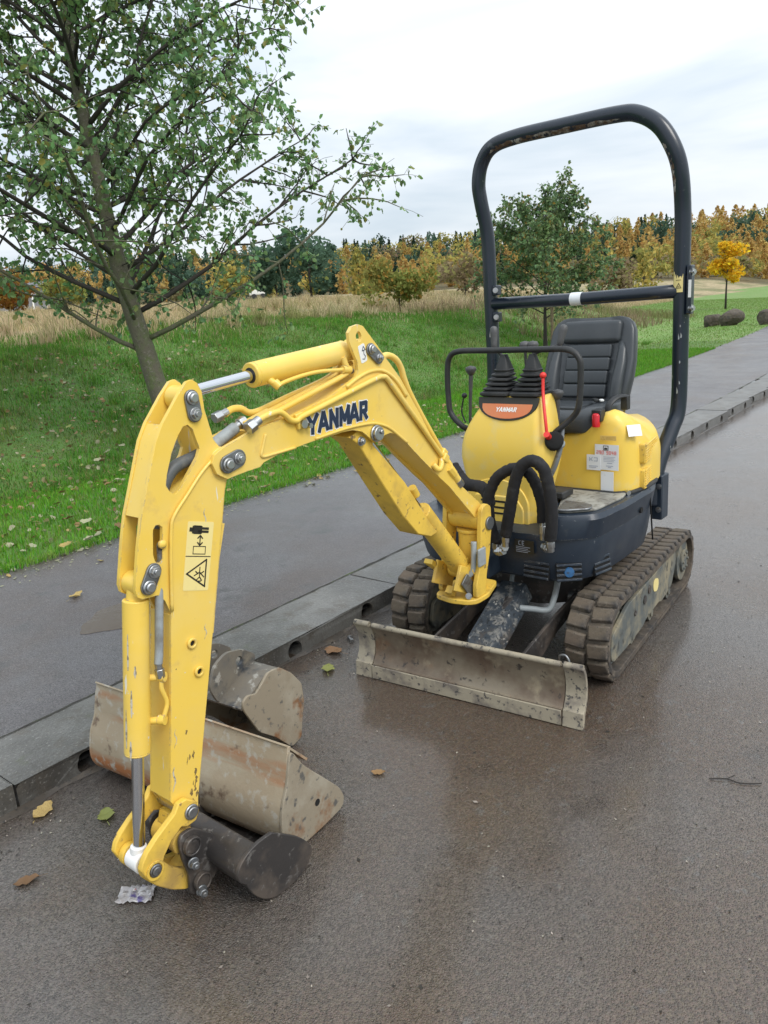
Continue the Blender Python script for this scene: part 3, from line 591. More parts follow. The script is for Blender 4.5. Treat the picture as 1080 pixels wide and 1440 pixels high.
soft_tree('pine_tree', 392, 66, 4.6, 2.2, 'ball', MF[4], 'lower blue-green pine at the left edge of the wood, beside the spreading pine', 18, 1200, .08, .24)
soft_tree('autumn_tree', 330, 70, 3.6, 2.1, 'ball', MF[2], 'yellowing round tree at the field edge left of the pines', 11, 900, .1, .22)
soft_tree('autumn_tree', 508, 78, 4.3, 1.5, 'larch', MF[2], 'pale yellow-green pointed tree between the pine and the russet bush', 12, 800, .1, .22)
soft_tree('orange_shrub', 25, 46, 2.5, 1.5, 'ball', fmat('orange_shrub_leaf', (.26, .13, .03), (.17, .11, .03)), 'orange shrub beside the grey shed at the far left', 13, 900, .05, .16, cat='bush')
soft_tree('orange_shrub', 96, 52, 2.3, 1.4, 'ball', BUSHM, 'olive and orange shrub just right of the grey shed', 14, 900, .05, .16, cat='bush')
soft_tree('olive_shrub', 868, 62, 3.4, 1.9, 'ball', MF[3], 'brownish olive shrub low at the wood edge beyond the roll bar', 15, 900, .05, .2, cat='bush')
soft_tree('olive_shrub', 905, 70, 3.0, 1.2, 'larch', MF[2], 'small yellow pointed tree at the wood edge left of the right post', 16, 500, .1, .2, cat='bush')
soft_tree('olive_shrub', 655, 60, 3.2, 1.7, 'ball', MF[3], 'grey-brown bare-looking shrub left of the left roll bar post', 17, 900, .05, .2, cat='bush')

# far buildings
SHEDM = mat('grey_cladding', (.20, .21, .23), .6); ROOFM = mat('shed_roof', (.13, .13, .14), .7)
p, *_ = ground_dir(50, 85); v = Vector((p.x-CAM[0], p.y-CAM[1], 0)).normalized(); M = Matrix.Translation(p) @ Matrix(((v.x, v.y, 0, 0), (v.y, -v.x, 0, 0), (0, 0, 1, 0), (0, 0, 0, 1)))
shed = empty('shed', loc=p, label='grey clad shed with white door frame far off behind the big tree', category='shed')
def rel(g_, nm, m_, par): o = g_.build(nm, m_, None, smooth=40); o.parent = par; o.matrix_parent_inverse = Matrix.Translation(-Vector(par.location)); return o
g = G(M)
for k in range(12): g.box((0, -2.6+k*.47, .9), (3+.06*(k % 2), .465, 2.8))
rel(g, 'wall', SHEDM, shed)
g = G(M); g.prism([(-1.8, 2.28), (1.8, 2.28), (0, 2.85)], -3.0, 3.0); rel(g, 'roof', ROOFM, shed)
for q in (.2, 1.4): g = G(M); g.box((-1.56, q, .95), (.06, .14, 2.4)); rel(g, 'door_frame', WHITE, shed)
p, *_ = ground_dir(366, 95); v = Vector((p.x-CAM[0], p.y-CAM[1], 0)).normalized(); M = Matrix.Translation(p) @ Matrix(((v.x, v.y, 0, 0), (v.y, -v.x, 0, 0), (0, 0, 1, 0), (0, 0, 0, 1)))
van = empty('caravan', loc=p, label='tiny white caravan at the far edge of the field', category='caravan')
g = G(M); g.prism(roundpoly([(-.9, .4), (.9, .4), (.95, 1.9), (-.95, 1.9)], .25), -1.0, 1.0, axis='y'); rel(g, 'body', WHITE, van)
g = G(M); g.box((-.95, .3, 1.4), (.05, .8, .5)); rel(g, 'window', BLK, van)
for q in (-.5, .5): g = G(M); g.cyl((-.95, q, .3), (-.7, q, .3), .3, 14); rel(g, 'wheel', BLK, van)

# boulders on the lawn
STONE = mat('boulder_stone', (.070, .055, .042), .85, layers=[(3, .45, .6, (.105, .088, .066)), (12, .5, .65, (.05, .045, .04)), (6, .6, .75, (.07, .085, .04))], bump=[(9, .6, .06), (40, .4, .01)])
def boulder(px, dist, w, h, dep, seed, label):
    p, *_ = ground_dir(px, dist); r = np.random.RandomState(seed); bm = bmesh.new(); bmesh.ops.create_icosphere(bm, subdivisions=3, radius=1)
    ns = r.normal(size=(14, 3)); ns /= np.linalg.norm(ns, axis=1)[:, None]; cut = r.uniform(.56, .80, 14)
    for v in bm.verts:
        c = np.array(v.co)
        for q, e in zip(ns, cut):
            k = c@q
            if k > e: c = c-q*(k-e)*.9
        c += r.normal(size=3)*.02; v.co = Vector(c*[w/2/.85, dep/2, h/2/.8])+Vector((0, 0, h*.36))
    me = bpy.data.meshes.new('boulder'); bm.to_mesh(me); bm.free(); me.materials.append(STONE); o = bpy.data.objects.new('boulder', me); COL.objects.link(o); o.location = p
    o.rotation_euler = (0, 0, YAW+R(90)); o['label'] = label; o['category'] = 'boulder'; o['group'] = 'boulders along the path'
boulder(1003, 29.2, .66, .52, .5, 7, 'lower rounded brown boulder, left one of the pair on the lawn')
boulder(1031, 28.6, .74, .66, .5, 2, 'taller squarish brown boulder, right one of the pair on the lawn')
boulder(1083, 28, .66, .5, .5, 3, 'separate brown boulder at the right edge of the picture by the path end')

# ------------------------------------------------------------------ fallen leaves
LF = [mat('leaf_yellow', (.42, .32, .11), .6, trans=.2, rnd=.3, layers=[(25, .5, .65, (.26, .17, .06))]), mat('leaf_brown', (.24, .14, .06), .65, trans=.15, rnd=.35), mat('leaf_pale', (.34, .34, .21), .6, trans=.2, rnd=.25), mat('leaf_olive', (.25, .27, .07), .6, trans=.2, rnd=.25)]
def leafmesh(seed, m, L_=1.):
    r = np.random.RandomState(seed); n = 8; vs = []; fs = []; cu = r.uniform(.1, .35); tw = r.uniform(-.3, .3)
    for i in range(n+1):
        x = i/n-.5; w = .32*math.sin(math.pi*(i/n))**.7*(1+.18*math.sin(i*2.6+seed))+.004; z = cu*abs(x)*.9+.03*math.sin(i*1.7+seed)+.05
        vs += [(x, -w, z+.12*w+tw*w*x+r.uniform(0, .04)), (x, 0, z-.02), (x, w, z+.12*w-tw*w*x+r.uniform(0, .04))]
    for i in range(n):
        for j in (0, 1): a = i*3+j; fs.append((a, a+1, a+4, a+3))
    vs += [(.5, 0, .07), (.82, .06, .03), (.82, .085, .03), (.5, .02, .07)]; k = len(vs); fs.append((k-4, k-3, k-2, k-1))
    me = bpy.data.meshes.new('fallen_leaf'); me.from_pydata(vs, [], fs); me.materials.append(m); me.shade_smooth(); return me
LM = [leafmesh(i, LF[i % 4]) for i in range(12)]
def leaf(p, size, k, label, group=None, rz=None, tilt=.12, nrm=None):
    o = bpy.data.objects.new('fallen_leaf', LM[k]); COL.objects.link(o); o.location = p; o.scale = (size,)*3
    o.rotation_euler = (random.uniform(-tilt, tilt), random.uniform(-tilt, tilt), random.uniform(0, 6.28) if rz is None else rz)
    o['label'] = label; o['category'] = 'leaf'
    if group: o['group'] = group
leaf(st(2.32, -.69, .001), .085, 0, 'broad curled yellow leaf on the road beside the near kerb', rz=.3)
leaf(st(2.215, -.49, .001), .08, 7, 'crinkled olive-brown leaf on the road left of the bucket linkage', rz=1.0)
leaf(st(1.07, -.56, .001), .085, 3, 'flat yellow-green leaf on the road between the buckets and blade', rz=.6)
leaf(st(1.56, .11, .001), .05, 1, 'small dark brown leaf on open road right of the buckets', rz=2.)
leaf(st(.92, -.66, .001), .10, 5, 'reddish brown leaf lying by the kerb inlet near the blade', rz=1.5)
leaf(st(2.52, -.42, .001), .07, 9, 'dark leaf at the left picture edge on the road', rz=2.6)
leaf(st(.90, -2.0, .094), .10, 11, 'green-yellow leaf beside the shallow puddle on the path', rz=.2)
leaf(st(1.25, -2.25, .094), .09, 4, 'pale yellow leaf alone on the path below the puddle', rz=.1)
leaf(st(.45, -2.45, .094), .09, 6, 'pale tan leaf alone on the path above the puddle', rz=.9)
r = np.random.RandomState(5)
for i in range(230):
    zone = r.rand()
    if zone < .30:   # along the path edge
        s = r.uniform(-4.5, 1.6); t = eoff(s)+abs(r.normal(0, .16)); z = .095; k = int(r.choice([2, 6, 10, 0, 4])); sz = r.uniform(.03, .07); lab, grp = 'small %s fallen leaf on the path tarmac along the grass edge' % ('yellow' if k % 4 == 0 else 'pale grey-green'), 'leaves along the path edge'
    else:
        s = 2-8*r.rand()**1.2; d = 6*r.rand()**1.7+.02; t = eoff(s)-d; z = float(zter(s, d))+.035+.03*(d > 2.2); k = r.randint(0, 12); sz = r.uniform(.06, .11); lab, grp = 'fallen %s leaf lying on %s' % (('yellow', 'brown', 'pale grey-green', 'olive')[k % 4], 'the short bright verge beside the path' if d < 2.2 else 'the longer grass of the bank'), 'leaves on the grass'
    leaf(st(s, t, z), sz, int(k), lab, grp, tilt=.35)
n = 2600; s = 3-9*rng.rand(n)**1.2; d = .3+6.5*rng.rand(n)**1.1; t = -3.10-d; x = s*kx-t*ky; y = s*ky+t*kx; z = zter(s, d)+.025+.03*sm(1.8, 3, d)
LIT = mat('leaf_litter', (.26, .19, .08), .7, trans=.15, rnd=.5, sub=((.36, .34, .22), .3))
o = cardmesh('leaf_litter', leafcards(np.stack([x, y, z], 1), rng.normal(size=(n, 3))*[1, 1, .25], rng.uniform(.025, .07, n), .3, rng), LIT, None); o['kind'] = 'stuff'
# pale specks of broken leaf along the path edge and twigs of debris on the road
n = 900; s = rng.uniform(-6, 2, n); t = -3.09+np.abs(rng.normal(0, .17, n)); a = rng.uniform(0, 6.28, n); q = rng.uniform(.005, .016, n)
x = s*kx-t*ky; y = s*ky+t*kx; V = np.zeros((n, 4, 3))
for j in range(4): V[:, j] = np.stack([x+np.cos(a+j*1.57)*q*(1 if j % 2 else .5), y+np.sin(a+j*1.57)*q*(1 if j % 2 else .5), np.full(n, .0965)+rng.uniform(0, .003, n)], 1)
o = cardmesh('leaf_crumbs', V, LF[2], None); o['kind'] = 'stuff'
n = 4200; s = rng.uniform(-4, 3.2, n); t = np.where(rng.rand(n) < .75, rng.uniform(-.76, 2.6, n), rng.uniform(-.76, -.55, n)); a = rng.uniform(0, 6.28, n); q = rng.uniform(.002, .0055, n)*np.where(rng.rand(n) < .04, 2, 1)
x = s*kx-t*ky; y = s*ky+t*kx; V = np.zeros((n, 4, 3))
for j in range(4): V[:, j] = np.stack([x+np.cos(a+j*1.57)*q*(1 if j % 2 else .6), y+np.sin(a+j*1.57)*q*(1 if j % 2 else .6), .0015+rng.uniform(0, .003, n)], 1)
GRIT = mat('road_grit', (.26, .23, .19), .7, rnd=.6, sub=((.02, .017, .012), .6))
o = cardmesh('road_grit', V, GRIT, None); o['kind'] = 'stuff'
TWIGM = mat('twig_bark', (.025, .02, .016), .7)
g = G(); tw = smoothpath([(0, 0, .004), (.05, .012, .006), (.09, .004, .004), (.15, .02, .005)], 3); g.tube(tw, .0022, 5); g.tube([(.05, .012, .006), (.075, .035, .01)], .0015, 5)
g.F = Matrix.Translation(st(1.02, 1.03, 0)) @ Matrix.Rotation(R(100), 4, 'Z'); g = g
vs = [g.F @ v for v in g.v]; g.v = vs
g.build('twig', TWIGM, label='thin dark twig on the open road at the right', category='twig')
# puddle on the path
PUD = mat('puddle_water', (.085, .066, .05), .24, spec=.5, bump=[(12, .1, .01)])
r = np.random.RandomState(2); pl = [st(1.3-1.757*0+.0, -1.78, .0945)+Vector((math.cos(a)*(.20+.03*math.sin(3*a+1)+.012*math.sin(9*a)), math.sin(a)*(.15+.03*math.sin(2*a)+.012*math.sin(7*a)), 0)) for a in np.linspace(0, 2*math.pi, 40, endpoint=False)]
g = G(); g.add([tuple(v) for v in pl], [list(range(40))]); g.build('puddle', PUD, kind='structure')
# wrapper and bolt
WRAP = mat('printed_wrapper', (.34, .32, .32), .2, layers=[(22, .55, .62, (.11, .09, .24)), (34, .64, .70, (.45, .05, .06)), (45, .56, .66, (.60, .58, .56))], coat=.5)
g = G(); r = np.random.RandomState(8); nx, ny = 14, 9
g.add([((i/nx-.5)*.105+r.normal()*.002, (j/ny-.5)*.070+r.normal()*.002, .003+abs(r.normal())*.003+.006*abs(math.sin(i*.9)*math.sin(j*1.1))) for i in range(nx) for j in range(ny)],
      [(i*ny+j, (i+1)*ny+j, (i+1)*ny+j+1, i*ny+j+1) for i in range(nx-1) for j in range(ny-1)], Matrix.Translation((2.352, -.278, 0)) @ Matrix.Rotation(R(125), 4, 'Z'))
g.build('wrapper', WRAP, smooth=20, label='crumpled printed plastic wrapper on the road under the arm tip', category='litter')
g = G(); g.F = Matrix.Translation(st(.78, -.68, .012)) @ Matrix.Rotation(.9, 4, 'Z'); g.cyl((-.02, 0, 0), (.03, 0, 0), .006, 10); g.cyl((.03, 0, 0), (.042, 0, 0), .011, 6); g.ring((.0, 0, 0), (.004, 0, 0), .014, .006)
g.build('bolt', ZINC, smooth=30, label='loose steel bolt lying on the road by the kerb', category='bolt')
# ================================================================== the excavator
EX_ = empty('mini_excavator', label='yellow mini excavator with navy roll bar and black seat on the wet road', category='excavator')
def P(g, name, m, par=EX_, **k): return g.build(name, m, par, **k)

# ---------------- tracks
XF, XR, RF, RR = .547, -.547, .176, .157
def track_path(off, n=16):
    """outline of the belt at a given inset, as (x, z, tangent angle) with even spacing"""
    rf, rr = RF-off, RR-off; zf, zr = RF, RR; pts = []
    for k in range(n+1): a = -math.pi/2+math.pi*k/n; pts.append((XF+rf*math.cos(a), zf+rf*math.sin(a)))
    for k in range(n+1): a = math.pi/2+math.pi*k/n; pts.append((XR+rr*math.cos(a), zr+rr*math.sin(a)))
    return pts
def along(pts, n):
    P_ = [Vector(p) for p in pts]; P_.append(P_[0]); L_ = [0]
    for a, b in zip(P_, P_[1:]): L_.append(L_[-1]+(b-a).length)
    out = []
    for i in range(n):
        q = L_[-1]*i/n; k = max(j for j in range(len(L_)) if L_[j] <= q); a, b = P_[k], P_[k+1]; f = (q-L_[k])/max(1e-9, L_[k+1]-L_[k])
        d = (b-a).normalized(); out.append((a.lerp(b, f), d))
    return out
gl = G(); gl.box((0, 0, .008), (.061, .0865, .020), taper=.86); lug0 = gl.build('tread_lug', RUBBER, None, bevel=.004, smooth=30)
gl2 = G(); gl2.box((0, 0, .010), (.046, .08, .022), taper=.65); first_lug = [True]
def make_track(sy):
    yc = sy*.41; o_ = track_path(.017); i_ = track_path(.042)
    g = G(); g.prism(o_, yc-.088, yc+.088, holes=[i_]); belt = P(g, 'track', RUBBER, smooth=40, bevel=.004)
    NL = 44
    for col in (-1, 1):
        for k, (p, d) in enumerate(along(track_path(.018, 24), NL*2)):
            if k % 2 != (0 if col < 0 else 1): continue
            if first_lug[0]: o = lug0; first_lug[0] = False
            else: o = lug0.copy(); COL.objects.link(o)
            nrm = Vector((d.y, -d.x)); X = Vector((d.x, 0, d.y)); Z = Vector((nrm.x, 0, nrm.y)); Y = Z.cross(X)
            yy = yc+col*.045; j = random.uniform(-.002, .002)
            o.matrix_world = Matrix(((X.x, Y.x, Z.x, p.x), (X.y, Y.y, Z.y, yy), (X.z, Y.z, Z.z, p.y), (0, 0, 0, 1))) @ Matrix.Rotation(col*.10+j*10, 4, 'Z'); o.parent = belt
    # side frame, hubs, rollers
    for side in (-1, 1):
        ys = yc+side*.064; prof = roundpoly([(.625, .125), (.60, .205), (.40, .262), (-.36, .272), (-.37, .20), (-.30, .105), (-.12, .085), (-.08, .10), (.14, .095), (.19, .078), (.40, .076), (.60, .085)], .02, 3)
        g = G(); g.prism(prof, ys-.009*side, ys+.009*side); P(g, 'track_frame', FRAME, belt, bevel=.003)
        for (x, z, rr_, nm) in ((XR, RR, .105, 'sprocket'), (XF, RF, .11, 'idler')):
            if nm == 'idler' and side*sy < 0 or nm == 'idler': continue
            g = G(); g.cyl((x, ys-.02*side, z), (x, ys, z), rr_, 28); g.cyl((x, ys, z), (x, ys+.012*side, z), .06, 20)
            for k in range(6): a = k*math.pi/3; g.cyl((x+.042*math.cos(a), ys+.01*side, z+.042*math.sin(a)), (x+.042*math.cos(a), ys+.02*side, z+.042*math.sin(a)), .008, 6)
            P(g, nm, FRAME, belt, bevel=.002)
    g = G(); g.box((.02, yc, .19), (.78, .10, .11)); g.cyl((XF, yc-.05, RF), (XF, yc+.05, RF), .125, 28); P(g, 'roller_frame', FRAME, belt, bevel=.004)
    for x in (-.28, .02, .30):
        g = G(); g.cyl((x, yc-.06, .080), (x, yc+.06, .080), .036, 18); g.cyl((x, yc-.068, .080), (x, yc+.068, .080), .018, 12); P(g, 'roller', FRAME, belt)
    if sy > 0:
        g = G(); g.prism(stadium((-.02, .205), (.005, .212), .030), yc+.0735, yc+.0755); P(g, 'sticker', CREAM, belt)
        for x, z in ((.17, .20), (.10, .225), (.31, .19)):
            g = G(); g.cyl((x, yc+.070, z), (x, yc+.078, z), .02 if x < .3 else .012, 14); P(g, 'grease_port', DARKB, belt)
    return belt
make_track(1); make_track(-1)

# ---------------- undercarriage
g = G(); g.prism(roundpoly([(-.40, -.24), (.30, -.24), (.40, -.10), (.40, .10), (.30, .24), (-.40, .24)], .04, 3), .20, .325, axis='z')
for y in (-.29, .29): g.box((-.02, y, .235), (.34, .12, .09))
P(g, 'undercarriage', DARKB, bevel=.006)
g = G(); g.cyl((0, 0, .32), (0, 0, .375), .235, 40); g.cyl((0, 0, .37), (0, 0, .415), .20, 40); P(g, 'slewing_ring', DARKB, bevel=.003)

# ---------------- blade
bl = empty('dozer_blade', EX_)
BP = [(1.0, .002), (.996, .020), (.992, .064), (.986, .066), (.966, .10), (.958, .135), (.962, .18), (.976, .215), (.990, .236), (.978, .242), (.955, .205), (.945, .16), (.944, .12), (.956, .078), (.972, .05), (.982, .004)]
g = G(); g.prism(BP, -.418, .422); P(g, 'blade_plate', BLADE, bl, bevel=.002, smooth=50)
g = G(); g.prism([(1.004, .004), (1.001, .060), (.9965, .062), (.998, .004)], -.416, .42); P(g, 'cutting_edge', BLADEL, bl, bevel=.0015)
g = G(); g.tube([(.983, -.41, .238), (.983, 0, .237), (.983, .415, .238)], .011, 10); P(g, 'top_lip', BLADEL, bl)
for y0, y1 in ((.4245, .503), (-.503, -.4205)):
    g = G(); g.prism([(x+.003, z) for x, z in BP], y0, y1); wg = P(g, 'blade_wing', BLADEL, bl, bevel=.002, smooth=50)
    g = G(); g.tube([(.985, y0+.005, .240), (.985, y1-.004, .240)], .0125, 10); P(g, 'wing_lip', BLADEL, wg)
g = G(); g.tube(smoothpath([(.972, .405, .238), (.974, .408, .266), (.976, .430, .272), (.978, .444, .255), (.978, .446, .236)], 4), .0038, 8); P(g, 'wing_pin', ZINCD, bl)
g = G(); g.prism([(.955, .225), (.60, .262), (.34, .275), (.34, .21), (.60, .185), (.945, .10)], -.139, -.126); P(g, 'blade_arm', DARKB, bl, bevel=.002)
g = G(); g.prism([(.955, .225), (.60, .262), (.34, .275), (.34, .21), (.60, .185), (.945, .10)], .243, .256); P(g, 'blade_arm', DARKB, bl, bevel=.002)
# ram under its scraped guard
g = G(); g.cyl((.62, .055, .285), (.86, .055, .165), .035, 18); g.cyl((.86, .055, .165), (.915, .055, .137), .018, 14); g.cyl((.918, .02, .135), (.918, .09, .135), .022, 16); P(g, 'blade_ram', DARKB, bl)
def slopeplate(y0, y1, dz0, dz1, x0=.545, x1=.895):
    def zc(x): return .335+(x-.55)*(-.41)
    return [(x0, y0, zc(x0)+dz0), (x0, y1, zc(x0)+dz1), (x1, y1, zc(x1)+dz1), (x1, y0, zc(x1)+dz0)]
g = G()
strip = [(-.036, -.040), (-.022, 0.), (.090, 0.), (.118, -.055)]
rows = []
for x in (.545, .66, .78, .865, .885):
    w_ = 1 if x < .87 else .86
    rows.append([(x, .055+(y-.055)*w_, .345-.41*(x-.55)+dz-(.012 if x > .87 else 0)) for y, dz in strip])
nr = len(strip)
g.add([p for r_ in rows for p in r_]+[(p[0], p[1], p[2]-.007) for r_ in rows for p in r_],
      [(i*nr+j, (i+1)*nr+j, (i+1)*nr+j+1, i*nr+j+1) for i in range(4) for j in range(3)]+[(5*nr+i*nr+j, 5*nr+i*nr+j+1, 5*nr+(i+1)*nr+j+1, 5*nr+(i+1)*nr+j) for i in range(4) for j in range(3)]
      +[(i*nr, 5*nr+i*nr, 5*nr+(i+1)*nr, (i+1)*nr) for i in range(4)]+[(i*nr+3, (i+1)*nr+3, 5*nr+(i+1)*nr+3, 5*nr+i*nr+3) for i in range(4)]+[(4*nr+j, 5*nr+4*nr+j, 5*nr+4*nr+j+1, 4*nr+j+1) for j in range(3)])
P(g, 'ram_guard', PRIMER, bl, smooth=30)
g = G(); g.tube(smoothpath([(.42, .20, .42), (.50, .215, .36), (.56, .22, .30), (.585, .205, .262), (.615, .15, .268), (.635, .10, .272)]), .013, 12); P(g, 'hose', GREYH, bl, smooth=180)
g = G(); g.tube(smoothpath([(.46, .02, .40), (.50, .01, .36), (.56, .03, .325)]), .010, 10); P(g, 'hose', GREYH, bl, smooth=180)
for y in (-.138, .25): g = G(); g.cyl((.38, y-.03, .25), (.38, y+.03, .25), .024, 16); P(g, 'pivot_pin', ZINCD, bl)

# ---------------- skirt (lower body)
def plan(xf, ys, xb, rc, yr=None, xc=None):
    yr = -ys if yr is None else yr
    return roundpoly([(xf, -.10), (xf-.01, .30), (xc or xf-.10, ys-.02), (.30, ys), (.00, ys), (-.18, ys-.06), (xb+.10, ys-.20), (xb, .12), (xb, -.20), (xb+.14, yr+.10), (-.20, yr+.01), (.30, yr), (xf-.12, yr+.03), (xf, -.28)], rc, 4)
def zl(pl, z): return [(x, y, z) for x, y in pl]
g = G(FU); g.loft([zl(plan(.600, .42, -.42, .06), .402), zl(plan(.618, .442, -.44, .06), .416), zl(plan(.628, .455, -.455, .06), .475), zl(plan(.634, .471, -.468, .06), .585), zl(plan(.630, .468, -.465, .06), .600), zl(plan(.616, .455, -.45, .05), .603)])
skirt = P(g, 'lower_body', NAVY, smooth=35)
def plan2(xf, ys, xb, rc, e=0.):
    return roundpoly([(xf, .285+e), (xf-.015, .345), (xf-.10, ys-.02), (.30, ys), (.00, ys), (-.18, ys-.06), (xb+.10, ys-.20), (xb, .12), (xb, -.20), (xb+.14, -ys+.10), (-.20, -ys+.01), (.20, -ys), (.36-e, -ys+.03), (.40-e, -.25), (.42-e, .20+e)], rc, 4)
g = G(FU); g.loft([zl(plan2(.632, .472, -.468, .05), .59), zl(plan2(.638, .486, -.474, .05), .668), zl(plan2(.628, .476, -.466, .05), .688), zl(plan2(.606, .456, -.45, .045, .015), .6905)]); P(g, 'upper_tray', NAVY, skirt, smooth=35)
g = G(FU); g.box((.655, -.02, .46), (.12, .17, .10)); P(g, 'swing_mount', NAVY, bevel=.01)
g = G(FU); g.box((.635, .19, .548), (.006, .085, .055)); pl_ = P(g, 'data_plate', BLKP)
g = G(FU); strokes(g, (.639, .165, .555), (0, 1, 0), (0, 0, 1), word('CE', .017, .016), .0024, .0006)
for k in range(4): strokes(g, (.639, .155, .547-.007*k), (0, 1, 0), (0, 0, 1), [((0, 0), (.062-.01*(k % 2), 0))], .0022, .0004)
P(g, 'lettering', GREYP, pl_)
# vents along the bottom
def vent(c, w, n, M):
    g = G(FU @ Matrix.Translation(c) @ M); g.box((-.004, 0, 0), (.010, w, .02*n+.014)); vv = P(g, 'vent', DARK, skirt)
    for k in range(n+1):
        g = G(FU @ Matrix.Translation(c) @ M); g.box((.0, 0, (k-n/2)*.02), (.012, w, .009)); P(g, 'vent_slat', NAVY, vv, bevel=.0015)
    return vv
vent((.621, .235, .452), .11, 3, Matrix.Rotation(R(-10), 4, 'Y')); v2 = vent((.588, .362, .452), .10, 3, Matrix.Rotation(R(38), 4, 'Z') @ Matrix.Rotation(R(-10), 4, 'Y'))
vent((.455, .441, .458), .10, 3, Matrix.Rotation(R(76), 4, 'Z') @ Matrix.Rotation(R(-10), 4, 'Y'))
g = G(FU); g.lathe((.588, .362, .452), (math.cos(R(38)), math.sin(R(38)), .1), [(0, .0), (.001, .021), (.008, .019), (.010, .0)], 20); P(g, 'blue_cap', BLUEP, v2)
g = G(FU); g.cyl((.14, .470, .61), (.14, .482, .61), .013, 16); P(g, 'plug', DARK, skirt)
g = G(FU); g.box((.02, .478, .56), (.004, .006, .25), Matrix.Rotation(R(12), 4, 'Y')); P(g, 'panel_seam', DARK, skirt)
# floor
g = G(FU); g.prism(roundpoly([(.585, .31), (.575, .35), (.50, .435), (.28, .455), (.20, .44), (.20, .13), (.38, .13), (.40, .24)], .03), .690, .700, axis='z'); P(g, 'floor_mat', GREYL, bevel=.003)
g = G(FU); g.prism(roundpoly([(.600, .315), (.590, .350), (.53, .425), (.47, .41), (.45, .28)], .02), .7005, .709, axis='z'); P(g, 'foot_plate', ZINCD, bevel=.003)
g = G(FU); g.box((.40, .235, .722), (.10, .07, .03)); P(g, 'pedal', BLK, bevel=.006)
g = G(FU); g.tube([(.235, .10, .696), (.235, .40, .696), (.19, .455, .696), (.08, .475, .696), (-.06, .465, .696), (-.18, .42, .696)], .010, 8); P(g, 'cover_seal', BLK)

# ---------------- engine cover under and beside the seat
def esec(y, xf, xb, zt, r, drop=0., zb=.695):
    q = [(xf, y, zb), (xf-.003, y, zb+(zt-zb)*.5)]
    for k in range(7): a = math.pi/2*k/6; q.append((xf-.012-r+r*math.cos(a), y, zt-r+r*math.sin(a)))
    for k in range(7): a = math.pi/2+math.pi/2*k/6; q.append((xb+r+r*math.cos(a), y, zt-drop-r+r*math.sin(a)))
    q.append((xb, y, zb)); return q
g = G(FU); EC = [(-.37, .0, -.22, .80, .07), (-.355, .07, -.30, .84, .07), (-.32, .12, -.37, .87, .06), (-.26, .17, -.40, .89, .045), (-.20, .205, -.42, .91, .035), (-.10, .222, -.42, .93, .03), (.15, .222, -.42, .93, .03), (.22, .224, -.41, .945, .035, .01), (.26, .226, -.40, .97, .04, .03),
     (.30, .228, -.385, 1.0, .045, .07), (.335, .226, -.35, 1.032, .05, .11), (.365, .222, -.32, 1.040, .055, .13), (.39, .215, -.285, 1.030, .06, .13), (.415, .205, -.24, 1.006, .065, .12), (.435, .192, -.20, .975, .07, .10), (.449, .176, -.16, .945, .08, .08), (.460, .150, -.11, .912, .085, .06), (.466, .11, -.05, .88, .09, .04)]
g.loft([esec(*q) for q in EC]); cov = P(g, 'engine_cover', YELP, smooth=50)
for zc, hh in ((.855, .10), (.745, .10)):
    Mg = Matrix.Translation((.0, .452, zc)) @ Matrix.Rotation(R(9), 4, 'Z'); g = G(FU @ Mg); g.prism(roundpoly([(.125, -hh/2), (.125, hh/2-.012), (-.135, hh/2-.03), (-.135, -hh/2)], .012, 3), -.02, .012); gp = P(g, 'side_grille', YELD, cov, bevel=.002)
    for k in range(8): g = G(FU @ Mg); g.box((-.005, .0135, -.045+k*.0105), (.23, .004, .004)); P(g, 'grille_slat', YELP, gp)
X0 = .2295
def decal(name, m, c, w, h, par=cov, lift=0, rot=0):
    g = G(FU @ Matrix.Translation((X0+.0006+lift, c[0], c[1])) @ Matrix.Rotation(R(rot), 4, 'X')); g.box((0, 0, 0), (.0012, w, h)); return P(g, name, m, par)
dz = decal('paper_label', STICK, (.362, .848), .104, .108); d2 = decal('paper_label', STICK, (.305, .823), .062, .066, lift=.0012); decal('blank_label', STICK, (.365, .730), .056, .115)
def dk(par, m, org, segs, wd, lift=.0016, name='lettering'):
    g = G(FU); strokes(g, (X0+lift, org[0], org[1]), (0, 1, 0), (0, 0, 1), segs, wd, .0003); return P(g, name, m, par)
dk(dz, REDP, (.318, .862), word('290', .0135, .0115)+[(((a[0]+.044), a[1]), ((b[0]+.044), b[1])) for a, b in word('9048', .0125, .0115)], .0022, lift=.0030)
dk(dz, BLKP, (.349, .879), [((0, 0), (.020, 0)), ((.02, 0), (.02, .018)), ((.02, .018), (0, .018)), ((0, .018), (0, 0)), ((.0102, .005), (.0102, .010))], .0024, lift=.0030, name='symbol')
dk(dz, BLKP, (.356, .885), [((0, 0), (.0062, 0))], .007, lift=.0034, name='symbol')
for k in range(4): dk(dz, GREYP, (.350, .850-k*.006), [((0, 0), (.05-.006*(k % 2), 0))], .0018, lift=.0030)
dk(dz, GREYP, (.362, .812), [((0, 0), (.028, 0)), ((.004, .012), (.024, .012)), ((.008, -.006), (.02, -.006))], .003, lift=.0030)
dk(d2, GREYP, (.288, .83), [((0, 0), (0, .014)), ((.012, 0), (.004, .007)), ((.004, .007), (.012, .014)), ((.02, 0), (.034, 0)), ((.034, 0), (.034, .014)), ((.034, .014), (.02, .014))], .003, lift=.0036, name='symbol')
dk(d2, GREYP, (.286, .808), [((0, 0), (.038, 0)), ((0, -.006), (.03, -.006))], .0026, lift=.0036)
ws = decal('warning_label', FADED, (.368, .930), .07, .020)
dk(ws, YELD, (.338, .923), [((0, 0), (.016, 0)), ((.016, 0), (.008, .013)), ((.008, .013), (0, 0)), ((.022, .010), (.058, .010)), ((.022, .004), (.05, .004))], .0014, lift=.0030)
